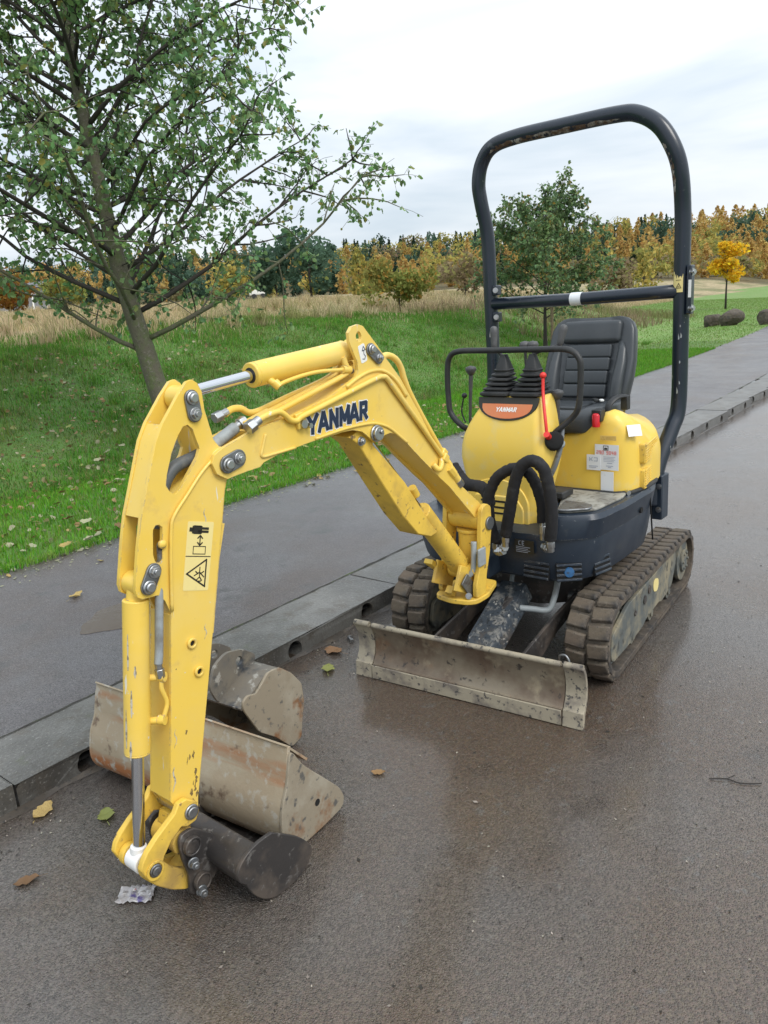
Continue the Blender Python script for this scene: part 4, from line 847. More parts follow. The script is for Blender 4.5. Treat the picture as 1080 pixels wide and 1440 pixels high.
g = G(FU @ Matrix.Translation((.158, .447, .950)) @ Vector((.62, .62, .48)).to_track_quat('Z', 'Y').to_matrix().to_4x4()); g.box((0, 0, .010), (.058, .050, .003)); P(g, 'white_label', WHITE, cov)
g = G(FU); g.tube(smoothpath([(.165, .338, 1.0), (.16, .340, 1.055), (.115, .358, 1.085), (.055, .375, 1.082)], 5), .015, 10, flat=.5); g.box((.06, .372, 1.055), (.035, .03, .06)); P(g, 'grab_handle', BLK, cov, bevel=.003)
g = G(FU); g.box((.215, .318, 1.022), (.05, .042, .05)); ls = P(g, 'lamp_housing', BLK, cov, bevel=.004)
g = G(FU); g.lathe((.236, .318, .974), (0, 0, 1), [(0, .0), (.002, .016), (.05, .018), (.058, .012), (.06, 0)], 18); P(g, 'red_lens', REDG, ls, smooth=60)
g = G(FU); g.cyl((.205, .44, .70), (.218, .455, .70), .01, 10); P(g, 'catch', ZINC, cov)

# ---------------- seat
def pad(name, c, d, bev, M=None, par=None, m=None, seg=5):
    g = G(FU @ Matrix.Translation(c) @ (M or Matrix.Identity(4))); g.box((0, 0, 0), d); return P(g, name, m or VINYL, par, bevel=bev, seg=seg, smooth=180)
seat = empty('seat', EX_); SY = .098; TB_ = Matrix.Rotation(R(-14), 4, 'Y')
BK = Matrix.Translation((-.125, SY, 1.0)) @ TB_      # backrest frame: x forward, z up the back
def backsec(z, hw, xf, th, r=.045):
    return [(p[0], p[1], z) for p in roundpoly([(xf-th, -hw*.86), (xf-th*.4, -hw), (xf+.020, -hw), (xf+.012, -hw*.72), (xf, -hw*.5), (xf, hw*.5), (xf+.012, hw*.72), (xf+.020, hw), (xf-th*.4, hw), (xf-th, hw*.86)], r*.5, 4)]
g = G(FU @ BK); g.loft([backsec(*q) for q in [(-.04, .17, .0, .07), (0, .185, .005, .09), (.06, .205, .012, .10), (.14, .216, .010, .10), (.22, .216, -.004, .095), (.30, .209, -.010, .09), (.36, .202, -.014, .085), (.395, .186, -.02, .075), (.415, .160, -.03, .05), (.422, .13, -.035, .03)]]); P(g, 'backrest', VINYL, seat, smooth=180)
for k in range(4):
    zc = .075+k*.062; pad('seat_panel', (BK @ Vector((.018-.010*(k > 1)*(k-1), 0, zc))), (.026, .215, .0612), .009, TB_, seat)
pad('head_panel', (BK @ Vector((-.004, 0, .350))), (.044, .29, .105), .03, TB_, seat)
for sgn in (-1, 1):
    g = G(FU @ BK); secs = []
    for z, w_, xf, y in ((-.02, .05, .045, .155), (.05, .058, .062, .158), (.13, .060, .058, .160), (.21, .055, .038, .162), (.265, .045, .022, .158), (.30, .030, .012, .150)):
        secs.append([(p[0], p[1], z) for p in roundpoly([(xf, sgn*(y-w_*.35)), (xf, sgn*(y+w_*.45)), (-.06, sgn*(y+w_*.55)), (-.06, sgn*(y-w_*.55)), (xf-.05, sgn*(y-w_*.55))], .022, 4)])
    g.loft(secs); P(g, 'side_bolster', VINYL, seat, smooth=180)
g = G(FU); secs = []
for x, hw, zt, th in ((-.12, .185, 1.03, .07), (-.06, .214, 1.035, .09), (.04, .226, 1.038, .10), (.12, .226, 1.042, .105), (.175, .214, 1.036, .10), (.205, .192, 1.018, .08), (.222, .165, .995, .05), (.226, .14, .98, .02)):
    secs.append([(x, SY+p[0], p[1]) for p in roundpoly([(-hw, zt+.012), (-hw*.66, zt+.010), (-hw*.5, zt-.006), (hw*.5, zt-.006), (hw*.66, zt+.010), (hw, zt+.012), (hw*1.0, zt-th*.6), (hw*.86, zt-th), (-hw*.86, zt-th), (-hw, zt-th*.6)], .02, 4)])
g.loft(secs); P(g, 'seat_cushion', VINYL, seat, smooth=180)
pad('seat_panel', (.06, SY, 1.030), (.20, .20, .028), .010, None, seat)
pad('seat_base', (.02, SY, .945), (.32, .34, .05), .01, None, seat, BLK)
g = G(FU); g.box((.03, .225, 1.058), (.06, .020, .012), Matrix.Rotation(R(35), 4, 'Z')); P(g, 'belt_buckle', BLK, seat, bevel=.003)
g = G(FU); g.box((.06, .265, 1.062), (.03, .016, .008), Matrix.Rotation(R(35), 4, 'Z')); P(g, 'belt_tag', WHITE, seat, bevel=.002)

# ---------------- front console
def csec(z, xf, yl, yr, xb=.365, rr=.032): return [(p[0], p[1], z) for p in roundpoly([(xf, yl+.03), (xf, yr-.045), (xf-.045, yr-.008), (xb, yr-.004), (xb, yl+.055), (xf-.07, yl)], [rr*.7, rr*.6, rr*.3, .01, .01, rr*.8], 5)]
g = G(FU); g.loft([csec(.545, .505, -.165, .180), csec(.62, .507, -.17, .186), csec(.70, .507, -.178, .192), csec(.755, .508, -.184, .20), csec(.81, .512, -.196, .216), csec(.87, .515, -.206, .230), csec(.92, .512, -.204, .230), csec(.965, .505, -.194, .226), csec(1.01, .494, -.174, .220), csec(1.05, .482, -.150, .214), csec(1.09, .466, -.122, .206), csec(1.118, .452, -.104, .200), csec(1.128, .44, -.096, .195), csec(1.130, .42, -.09, .19)])
con = P(g, 'front_console', YELP, smooth=50)
g = G(FU); pr = [(-.150, .556), (.145, .556), (.145, .70), (.11, .755), (.04, .785), (-.05, .785), (-.15, .745)]
g.prism(roundpoly(pr, .03), .497, .5145, axis='x'); lp = P(g, 'lower_panel', YELP, con, bevel=.004, seg=3)
g = G(FU); g.prism(roundpoly([(-.135, .595), (.125, .595), (.125, .665), (.09, .715), (-.11, .715)], .015), .510, .521, axis='x'); P(g, 'louvre_panel', YELP, con, bevel=.005, seg=3)
for k in range(3): g = G(FU); g.box((.5205, -.005, .690-.026*k), (.004, .17-.012*(2-k), .0085)); P(g, 'louvre_slot', DARK, con)
# badge: half ellipse on the sloped brow
bc = Vector((.4895, .032, 1.028)); bu = Vector((0, 1, 0)); bvv = (Vector((.4555, .032, 1.118))-bc).normalized()
MB_ = Matrix(((bu.cross(bvv).x, bu.x, bvv.x, bc.x), (bu.cross(bvv).y, bu.y, bvv.y, bc.y), (bu.cross(bvv).z, bu.z, bvv.z, bc.z), (0, 0, 0, 1)))
def half(w, h, z1, n=16): return [(-w*math.cos(math.pi*k/n), z1-h*math.sin(math.pi*k/n)**.75) for k in range(n+1)]
g = G(FU @ MB_); g.prism(half(.142, .098, .100), -.004, .0042, axis='x'); bd = P(g, 'badge', BLKP, con, bevel=.001)
g = G(FU @ MB_); g.prism(half(.118, .062, .072), .0042, .0062, axis='x'); P(g, 'badge_field', ORNG, bd, bevel=.0005)
g = G(FU @ MB_); strokes(g, (.0064, -.048, .040), (0, 1, 0), (0, 0, 1), word('YANMAR', .0165, .0165, .2), .0042, .0003, .35); P(g, 'lettering', WHITE, bd)
g = G(FU); g.box((.385, .04, 1.134), (.11, .26, .014)); P(g, 'console_top', BLK, con, bevel=.003)
# gaiters with joysticks
def gaiter(y0, x0, top, stick, tip, grip_r=.0135):
    go = empty('gaiter', con); B0_ = Vector((x0, y0, 1.138)); T0 = Vector(top)
    for k in range(6):
        f = k/5.4; c = B0_.lerp(T0, f); w_ = .068*(1-f*.52); g = G(FU)
        hgt = (T0.z-B0_.z)/5.4*.5 if k else (T0.z-B0_.z)/5.4*.8
        g.loft([[(c.x+p[0], c.y+p[1], c.z-q) for p in roundpoly([(-w_*s_, -w_*s_), (w_*s_, -w_*s_), (w_*s_, w_*s_), (-w_*s_, w_*s_)], .018*s_, 3)] for q, s_ in ((hgt, .86), (hgt*.5, 1.0), (-hgt*.1, 1.0), (-hgt*.6, .84))]); P(g, 'bellows_fold', BLK, go, smooth=50)
    g = G(FU); g.loft([[(T0.x+p[0], T0.y+p[1], T0.z+q) for p in roundpoly([(-w_, -w_), (w_, -w_), (w_, w_), (-w_, w_)], w_*.5, 3)] for q, w_ in ((-.03, .034), (.0, .030), (.03, .020), (.055, .012))]); P(g, 'boot', BLK, go, smooth=60)
    g = G(FU); g.tube(smoothpath(stick, 5), .0075, 10); P(g, 'joystick', BLK, go)
    a, b = Vector(stick[-1]), Vector(tip); d = (b-a); g = G(FU); g.lathe(a-d*.05, d, [(0, .009), (.008, .013), (d.length*.3, grip_r), (d.length*.75, grip_r*1.2), (d.length*.95, grip_r*1.15), (d.length*1.03, grip_r*.7), (d.length*1.05, .001)], 14); P(g, 'grip', GRIP, go, smooth=60)
    return go
gaiter(-.038, .40, (.39, -.022, 1.238), [(.385, -.02, 1.24), (.36, -.055, 1.29), (.345, -.095, 1.315)], (.34, -.098, 1.408))
gaiter(.104, .40, (.39, .112, 1.238), [(.385, .11, 1.26), (.37, .115, 1.295), (.35, .17, 1.31), (.34, .208, 1.325)], (.325, .222, 1.402))
for y in (.040, .078):
    g = G(FU); g.tube([(.31, y+.01, 1.13), (.315, y, 1.22), (.32, y-.002, 1.32)], .006, 8); g.lathe((.32, y-.002, 1.305), (0, 0, 1), [(0, .006), (.006, .018), (.02, .024), (.032, .018), (.036, .002)], 14); P(g, 'travel_lever', GRIP, con, smooth=60)
for (x, y0, y1, z0, z1, rr_, nm) in ((.30, -.262, -.247, .98, 1.226, .021, 'ball_lever'), (.36, .206, .206, .93, 1.135, .022, 'ball_lever')):
    g = G(FU); g.tube([(x, y0, z0), (x, (y0+y1)/2, (z0+z1)/2), (x, y1, z1-.02)], [.006, .008, .010], 10); g.lathe((x, y1, z1-.03), (0, 0, 1), [(0, .010), (.012, .018), (.026, .026), (.036, .022), (.042, .002)], 16); P(g, nm, GRIP, con, smooth=60)
g = G(FU); g.tube(smoothpath([(.30, -.285, .98), (.30, -.305, 1.03), (.30, -.29, 1.10)], 4), .0035, 8); g.lathe((.30, -.287, 1.092), (0, 0, 1), [(0, .004), (.006, .012), (.014, .0135), (.022, .009), (.025, .001)], 14); P(g, 'small_lever', BLK, con, smooth=60)
g = G(FU); g.tube(smoothpath([(.49, .222, .985), (.485, .215, 1.03), (.46, .195, 1.10), (.44, .182, 1.15), (.43, .178, 1.205)], 4), .0065, 10); g.lathe((.43, .178, 1.198), (0, 0, 1), [(0, .006), (.006, .012), (.014, .014), (.022, .010), (.026, .001)], 16); g.cyl((.475, .222, .97), (.50, .226, .985), .013, 12); P(g, 'red_lever', REDL, con, smooth=60)
g = G(FU); g.tube(smoothpath([(.40, .243, 1.0), (.42, .245, .92), (.44, .232, .85), (.46, .20, .76), (.47, .19, .66)], 5), .012, 8, flat=.45); g.cyl((.425, .235, .935), (.435, .262, .935), .016, 16); P(g, 'pedal_linkage', ZINCD, con)
g = G(FU); g.lathe((.432, .258, .938), (.5, .8, .1), [(0, 0), (.001, .0145), (.004, .0135), (.006, 0)], 16); P(g, 'linkage_cap', GREYH, con)
# guard rail
g = G(FU); g.tube(smoothpath([(.36, -.20, .955), (.40, -.235, .98), (.40, -.295, 1.035), (.40, -.306, 1.10), (.40, -.306, 1.22), (.40, -.290, 1.285), (.40, -.24, 1.31), (.40, -.10, 1.311), (.40, .15, 1.311), (.40, .27, 1.308), (.40, .318, 1.275), (.40, .326, 1.22), (.40, .318, 1.09), (.40, .285, 1.035), (.42, .225, .98), (.40, .20, .955)], 5), .0125, 12); P(g, 'guard_rail', BLK, con, smooth=180)
g = G(FU); g.lathe((.44, .225, .945), (.7, .5, .3), [(0, .0), (.005, .04), (.03, .038), (.035, .03)], 16); P(g, 'lever_boot', DARK, con, smooth=60)

# ---------------- roll bar
rb = empty('roll_bar', EX_); yL, yR_ = -.535, .452
bar = [(-.19, .405, .545), (-.20, .408, .64), (-.25, .415, .75), (-.33, .438, .88), (-.372, .452, .98), (-.375, yR_, 1.25), (-.365, yR_, 1.60), (-.355, yR_, 1.83), (-.325, .446, 1.99), (-.305, .42, 2.09), (-.30, .36, 2.185), (-.30, .27, 2.245), (-.30, .17, 2.262), (-.30, -.10, 2.262), (-.30, -.33, 2.258), (-.30, -.46, 2.235), (-.305, -.525, 2.17), (-.31, -.55, 2.08), (-.325, -.548, 1.99), (-.355, yL, 1.83), (-.365, yL, 1.60), (-.375, yL, 1.25), (-.372, yL, .98), (-.33, -.50, .88), (-.25, -.46, .75), (-.20, -.42, .64), (-.19, -.41, .545)]
sp_ = smoothpath(bar, 6)
g = G(FU); g.tube(sp_, .0352, 20); hoop = P(g, 'hoop', RAIL, rb, smooth=180)
i0 = min(range(len(sp_)), key=lambda i: (sp_[i]-Vector((-.30, .20, 2.26))).length); i1 = min(range(len(sp_)), key=lambda i: (sp_[i]-Vector((-.30, -.47, 2.23))).length)
def patch(a, b, w0, w1, m, name):
    """scraped strip lying on the tube between two stations"""
    g = G(FU); vs = []; k = 0
    for i in range(a, b+1):
        t = (sp_[min(i+1, len(sp_)-1)]-sp_[i-1]).normalized(); fwd = Vector((1, 0, 0)); u_ = (fwd-t*fwd.dot(t)).normalized(); w_ = t.cross(u_)
        j0, j1 = w0+.10*math.sin(i*1.7), w1+.12*math.sin(i*2.3+1); f = math.sin(math.pi*(i-a)/(b-a))**.4
        for q in range(6):
            an = (j0+(j1-j0)*q/5)*f+(1-f)*(j0+j1)/2; vs.append(sp_[i]+(u_*math.cos(an)+w_*math.sin(an))*.0357)
    n = b-a+1; g.add(vs, [(i*6+q, i*6+q+1, (i+1)*6+q+1, (i+1)*6+q) for i in range(n-1) for q in range(5)]); P(g, name, m, hoop, smooth=180)
patch(i0, i1, -1.25, -.45, RUSTP, 'scraped_patch')
j0 = min(range(len(sp_)), key=lambda i: (sp_[i]-Vector((-.30, .40, 2.12))).length); j1 = min(range(len(sp_)), key=lambda i: (sp_[i]-Vector((-.345, .45, 1.90))).length)
patch(min(j0, j1), max(j0, j1), -1.0, -.35, RUSTP, 'scraped_patch')
g = G(FU); g.tube([(-.362, yL+.02, 1.492), (-.362, -.04, 1.490), (-.362, .30, 1.495), (-.362, yR_-.01, 1.497)], .030, 16); cb = P(g, 'crossbar', RAIL, rb, smooth=180)
g = G(FU); g.ring((-.362, -.075, 1.491), (-.362, -.018, 1.491), .0312, .0295, 20); P(g, 'paper_label', STICK, cb)
for y in (yL+.045, ): 
    for z in (1.425, 1.56): g = G(FU); g.box((-.362, y-.004, z), (.05, .03, .05)); P(g, 'bracket', RAIL, rb, bevel=.006); g = G(FU); g.bolt((-.335, y+.004, z), (1, .4, 0), .011); P(g, 'bolt', ZINC, rb)
g = G(FU); g.box((-.355, yR_+.042, 1.50), (.045, .022, .21)); br = P(g, 'bracket', RAIL, rb, bevel=.005)
for z in (1.42, 1.575): g = G(FU); g.bolt((-.345, yR_+.05, z), (.55, .85, 0), .013, .016); P(g, 'bolt', ZINC, br)
g = G(FU); g.box((-.329, yR_+.048, 1.505), (.002, .012, .075)); P(g, 'label', WHITE, br)
g = G(FU); vs = []
for q in range(7):
    an = R(-52+q*13)
    for z in (1.492, 1.592): vs.append((-.368+.0366*math.cos(an), yR_+.0366*math.sin(an), z))
g.add(vs, [(2*q, 2*q+2, 2*q+3, 2*q+1) for q in range(6)]); ys_ = P(g, 'warning_label', CREAM, hoop, smooth=180)
g = G(FU); strokes(g, (-.3285, yR_-.012, 1.510), (0, 1, 0), (0, 0, 1), [((0, 0), (.022, 0)), ((.022, 0), (.011, .02)), ((.011, .02), (0, 0)), ((.008, .006), (.014, .006)), ((0, .034), (.02, .034))], .0025, .0004); P(g, 'symbol', BLKP, ys_)
for k, z in enumerate((1.345, 1.30, 1.292, 1.185, 1.09, 1.05, 1.66, 1.745, 1.752, 1.83)):
    g = G(FU); an = R(15+9*math.sin(k*2.2)); c = Vector((-.370+.0358*math.cos(an), yR_+.0358*math.sin(an), z)); q_ = .55+.3*((k*7) % 4)/3; g.prism(roundpoly([(-.003*q_, -.010*q_), (.003, -.007*q_), (.005*q_, .004), (-.002, .013*q_+.006*(k % 3))], .002, 2), -.0006, .0006)
    g.v = [FU @ Matrix.Translation(c) @ Matrix.Rotation(an+R(90), 4, 'Z') @ (FU.inverted() @ v) for v in g.v]; P(g, 'paint_chip', GREYH, hoop)
for sgn, y in ((1, .432), (-1, -.432)):
    g = G(FU); g.box((-.215, y, .585), (.085, .05, .21)); ft = P(g, 'foot', NAVY, rb, bevel=.006)
    for z in (.53, .64): g = G(FU); g.bolt((-.17, y+.01, z), (1, 0, 0), .011); P(g, 'bolt', ZINCD, ft)
    g = G(FU); g.box((-.26, y-.03*sgn, .58), (.05, .05, .16)); P(g, 'mount', NAVY, ft, bevel=.004)

# ---------------- swing bracket
sw = empty('swing_bracket', EX_)
SWP = [(.085, .425), (.15, .425), (.148, .475), (.125, .53), (.110, .62), (.103, .70), (.094, .765), (.06, .780), (.030, .762), (.030, .68), (.048, .58), (.075, .50)]
for a, b in ((.070, .090), (-.090, -.070)): g = G(FB); g.prism(roundpoly(SWP, .012, 3), a, b); P(g, 'side_plate', YELD, sw, bevel=.003)
g = G(FB); g.prism(roundpoly([(-.06, -.095), (.06, -.11), (.185, -.08), (.20, 0), (.185, .07), (.155, .096), (.075, .096), (-.06, .05)], .02), .405, .4255, axis='z'); P(g, 'base_plate', YELD, sw, bevel=.004)
g = G(FB); g.cyl((.035, 0, .4255), (.035, 0, .655), .052, 24); g.cyl((.035, 0, .655), (.035, 0, .668), .058, 24); P(g, 'swing_post', YELD, sw, bevel=.003)
g = G(FB); g.cyl((.05, -.098, .70), (.05, .098, .70), .026, 20); P(g, 'foot_pin', ZINCD, sw, bevel=.002)
g = G(FB); g.box((.155, -.055, .505), (.13, .014, .09), Matrix.Rotation(R(-25), 4, 'Y')); g.box((.165, .045, .50), (.10, .014, .10), Matrix.Rotation(R(-25), 4, 'Y')); g.box((.19, -.075, .545), (.09, .04, .02), Matrix.Rotation(R(-38), 4, 'Y')); P(g, 'ram_bracket', YELD, sw, bevel=.003)
g = G(FB); g.cyl((.185, -.02, .452), (.185, .012, .452), .022, 4); g.cyl((.12, -.07, .53), (.12, .07, .53), .02, 16); P(g, 'ram_pin', YELD, sw, bevel=.002)
g = G(FB); g.box((.155, .062, .47), (.05, .006, .11), Matrix.Rotation(R(38), 4, 'Y')); P(g, 'hose_clip', ZINCD, sw, bevel=.001)
g = G(FB); g.tube(smoothpath([(.115, .062, .64), (.125, .066, .58), (.13, .062, .53), (.14, .045, .505), (.15, .02, .50)], 5), .011, 10); P(g, 'hose', GREYH, sw, smooth=180)
g = G(FB); g.bolt((.172, .068, .44), (1, .4, .2), .010); P(g, 'bolt', ZINC, sw)

# ---------------- boom
BOOM = [(1.2695, 1.1709), (1.2596, 1.1909), (1.2306, 1.204), (1.1337, 1.2299), (1.0723, 1.240), (.9788, 1.2499), (.8317, 1.2786), (.732, 1.3131), (.7017, 1.3255), (.6914, 1.3445), (.6933, 1.3701), (.7038, 1.39), (.7214, 1.4289), (.7223, 1.4557), (.7068, 1.4721), (.6757, 1.4773), (.6558, 1.4709), (.6022, 1.4163), (.5576, 1.3668), (.4978, 1.3038), (.4848, 1.2864), (.3972, 1.1649), (.2845, .995), (.1642, .8614), (.0236, .7496), (.0161, .7079), (.0519, .690), (.0898, .724), (.2543, .8867), (.3132, .9344), (.4107, 1.0194), (.5032, 1.1037), (.5346, 1.1231), (.563, 1.1302), (.5897, 1.1278), (.6112, 1.1121), (.6358, 1.1126), (.6658, 1.134), (.6951, 1.1568), (.7364, 1.168), (.7839, 1.1695), (.8459, 1.1661), (.9111, 1.164), (1.0346, 1.154), (1.0991, 1.1408), (1.1133, 1.1309), (1.1631, 1.1285), (1.2279, 1.122), (1.2578, 1.1405)]
LUGH = [(.6769, 1.4588), (.6662, 1.4484), (.6657, 1.433), (.6782, 1.4232), (.690, 1.4326), (.6918, 1.4481)]
FAR = BOOM[:9]+[(.682, 1.345), (.672, 1.385), (.66, 1.415), (.64, 1.43), (.615, 1.422)]+BOOM[17:]
for a, b in ((.047, .059), (-.059, -.047)):
    g = G(FB); g.prism(BOOM if a > 0 else FAR, a, b, holes=[roundpoly(LUGH, .008, 3)] if a > 0 else ())
    if a > 0: boom = P(g, 'boom', YEL, bevel=.002, smooth=25)
    else: P(g, 'boom_plate', YEL, boom, bevel=.002, smooth=25)
INN = [(1.10, 1.145), (1.10, 1.222), (.98, 1.238), (.83, 1.268), (.73, 1.298), (.66, 1.315), (.55, 1.31), (.482, 1.262), (.39, 1.143), (.28, .975), (.16, .848), (.045, .75), (.05, .72), (.085, .735), (.25, .896), (.41, 1.030), (.50, 1.113), (.563, 1.142), (.70, 1.168), (.78, 1.176), (.9, 1.170), (1.03, 1.160)]
g = G(FB); g.prism(INN, -.0468, .0468); P(g, 'boom_box', YEL, boom, smooth=25)
g = G(FB); g.cyl((.05, -.068, .715), (.05, .068, .715), .045, 24); P(g, 'foot_boss', YELD, boom, bevel=.002)
# raised rib that follows the outer bend, and the flange under the belly
g = G(FB); g.tube(smoothpath([(.752, .060, 1.300), (.70, .060, 1.320), (.64, .060, 1.334), (.58, .060, 1.330), (.52, .060, 1.295), (.47, .060, 1.236)], 5), .006, 8); P(g, 'weld_bead', YEL, boom, smooth=180)
g = G(FB); g.tube(smoothpath([(.90, .060, 1.170), (.78, .060, 1.178), (.69, .060, 1.178), (.63, .060, 1.172), (.57, .060, 1.150), (.52, .060, 1.115), (.48, .060, 1.085)], 5), .005, 8); P(g, 'weld_bead', YEL, boom, smooth=180)
g = G(FB); g.tube(smoothpath([(1.085, .060, 1.215), (1.10, .060, 1.18), (1.105, .060, 1.158), (1.06, .060, 1.157), (.98, .060, 1.160)], 5), .0045, 8); P(g, 'weld_bead', YEL, boom, smooth=180)
def tubeP(name, pts, r_, m, par, sub=6, seg=12, w=None): g = G(FB); g.tube(smoothpath([(p[0], w if len(p) == 2 else p[1], p[-1]) for p in pts], sub), r_, seg); return P(g, name, m, par, smooth=180)
tubeP('oil_pipe', [(1.1144, 1.256), (1.0856, 1.264), (1.0517, 1.2685), (1.0325, 1.267), (1.0143, 1.256), (.9966, 1.2402), (.9746, 1.2339), (.9637, 1.2385), (.948, 1.2436), (.8575, 1.2621), (.7531, 1.2836), (.618, 1.3114), (.592, 1.3120), (.572, 1.3062), (.5317, 1.2622), (.4182, 1.1387), (.2938, 1.0008)], .0085, YEL, boom, w=.068)
tubeP('oil_pipe', [(1.02, 1.262), (.9968, 1.266), (.923, 1.284), (.7533, 1.325), (.70, 1.340)], .0085, YEL, boom, w=.030)
tubeP('oil_pipe', [(1.0766, 1.2509), (.9471, 1.2796), (.78, 1.3193), (.7194, 1.340), (.66, 1.362)], .0075, YEL, boom, w=.004)
tubeP('oil_pipe', [(1.1418, 1.2726), (1.1178, 1.2835), (1.0859, 1.2817), (1.0552, 1.2653), (1.0115, 1.2672), (.9174, 1.2869), (.7724, 1.3151), (.7123, 1.332), (.68, 1.352)], .0095, YEL, boom, w=-.03)
tubeP('oil_pipe', [(.60, 1.350), (.5343, 1.370), (.5012, 1.369), (.469, 1.3523), (.4477, 1.3247), (.4342, 1.2866), (.404, 1.2286), (.3228, 1.1122), (.2266, .983)], .0105, YEL, boom, w=.028)
tubeP('oil_pipe', [(.56, 1.352), (.5043, 1.352), (.452, 1.302), (.39, 1.212), (.318, 1.108), (.226, .983)], .009, YEL, boom, w=-.012)
# pipe ends: zinc unions and hose tails on the front of the boom
def union(a, b, r_, par=boom, m=ZINC, hexn=6): g = G(FB); a, b = Vector(a), Vector(b); g.cyl(a, a.lerp(b, .55), r_, hexn); g.cyl(a.lerp(b, .55), b, r_*.72, 12); return P(g, 'pipe_union', m, par, bevel=.0015)
union((1.150, .068, 1.240), (1.108, .068, 1.258), .018); union((1.178, -.03, 1.268), (1.132, -.03, 1.280), .015)
g = G(FB); g.box((1.07, .03, 1.252), (.10, .05, .024), Matrix.Rotation(R(14), 4, 'Y')); P(g, 'valve_block', YEL, boom, bevel=.004)
g = G(FB); g.cyl((1.235, .0, 1.196), (1.135, .0, 1.238), .0165, 16); P(g, 'hose_tail', GREYH, boom, bevel=.001); union((1.10, .0, 1.252), (1.14, .0, 1.237), .017)
tubeP('arm_hose', [(1.235, 1.196), (1.28, 1.185), (1.34, 1.172), (1.375, 1.14), (1.392, 1.10), (1.41, 1.03)], .0165, GREYD, boom, w=0)
g = G(FB); g.cyl((.952, .060, 1.222), (.952, .078, 1.222), .012, 12); g.cyl((.930, .060, 1.214), (.930, .080, 1.214), .008, 6); P(g, 'grease_nipple', ZINC, boom)
g = G(FB); g.box((.958, .064, 1.232), (.03, .012, .045), Matrix.Rotation(R(10), 4, 'Y')); P(g, 'pipe_clamp', YEL, boom, bevel=.003)
# rear pipe clamps and hose tails
for (u_, z_, w_) in ((.290, .997, .068), (.245, 1.004, .03)):
    g = G(FB); g.box((u_, w_, z_), (.03, .03, .03), Matrix.Rotation(R(48), 4, 'Y')); P(g, 'pipe_clamp', YEL, boom, bevel=.005, seg=3)
g = G(FB); g.tube(smoothpath([(.345, .062, .985), (.335, .075, .965), (.318, .075, .972), (.302, .068, .995)], 4), .010, 10); P(g, 'pipe_bend', YEL, boom, smooth=180)
for (a, b) in (((.250, .055, .955), (.195, .055, .895)), ((.225, .02, .975), (.175, .02, .918))):
    g = G(FB); a, b = Vector(a), Vector(b); g.cyl(a, a.lerp(b, .55), .019, 8); g.cyl(a.lerp(b, .55), b, .016, 14); P(g, 'pipe_union', YEL, boom, bevel=.002)
    g = G(FB); g.cyl(a.lerp(b, .95), b+(b-a)*.35, .0165, 14); P(g, 'hose_ferrule', ZINC, boom, bevel=.001)
# pins
def pinplate(a, b, w, r0, par, rad1=.016, rad2=.013):
    g = G(FB); g.prism(stadium(a, b, r0), w, w+.007); pp = P(g, 'pin_plate', ZINCD, par, bevel=.0015)
    g = G(FB); g.cyl((a[0], w+.007, a[1]), (a[0], w+.013, a[1]), rad1*1.12, 20); g.cyl((a[0], w+.013, a[1]), (a[0], w+.020, a[1]), rad1*.8, 20); P(g, 'pin', ZINC, pp, bevel=.003)
    g = G(FB); g.bolt((b[0], w+.007, b[1]), (0, 1, 0), rad2, .011); P(g, 'bolt', ZINC, pp, bevel=.001)
pinplate((1.2248, 1.1605), (1.1875, 1.1695), .0592, .0235, boom); pinplate((.632, 1.400), (.598, 1.371), .0592, .019, boom, .014, .010)
g = G(FB); g.cyl((.6332, .059, 1.141), (.6332, .067, 1.141), .027, 24); g.cyl((.6332, .067, 1.141), (.6332, .077, 1.141), .0225, 24); g.cyl((.625, .077, 1.146), (.625, .083, 1.146), .008, 6); P(g, 'ram_pin', ZINC, boom, bevel=.002)
g = G(FB); g.cyl((1.2248, -.056, 1.1605), (1.2248, .0465, 1.1605), .044, 28); P(g, 'pivot_boss', YEL, boom, bevel=.002)
for pz in ((.632, 1.400), (.6332, 1.141)): g = G(FB); g.cyl((pz[0], -.058, pz[1]), (pz[0], .058, pz[1]), .017, 16); P(g, 'cross_pin', ZINCD, boom)
# name along the boom with a white outline, and the lift-eye label
eX = Vector((-1, 0, .038)).normalized(); g = G(FB); wt = word('YANMAR', .0475, .0445, .12)
strokes(g, (.926, .0592, 1.1885), tuple(eX), (0, 0, 1), wt, .0185, .0002, .50); nm_ = P(g, 'name_outline', WHITE, boom)
g = G(FB); strokes(g, (.926, .0604, 1.1885), tuple(eX), (0, 0, 1), wt, .0135, .0006, .40); P(g, 'lettering', NAVYP, nm_)
g = G(FB); g.prism(roundpoly([(.6873, 1.4132), (.6574, 1.4214), (.6471, 1.3685), (.6754, 1.3602)], .006, 3), .0592, .0600); ls_ = P(g, 'lift_eye_label', WHITE, boom)
g = G(FB); strokes(g, (.675, .0602, 1.365), (-1, 0, .22), (0, 0, 1), [((.006, .032), (.012, .044)), ((.012, .044), (.02, .032)), ((.02, .032), (.006, .032)), ((.013, .030), (.013, .020)), ((.013, .020), (.019, .013)), ((.019, .013), (.015, .005)), ((.015, .005), (.006, .008))], .0024, .0002); P(g, 'symbol', NAVYP, ls_)

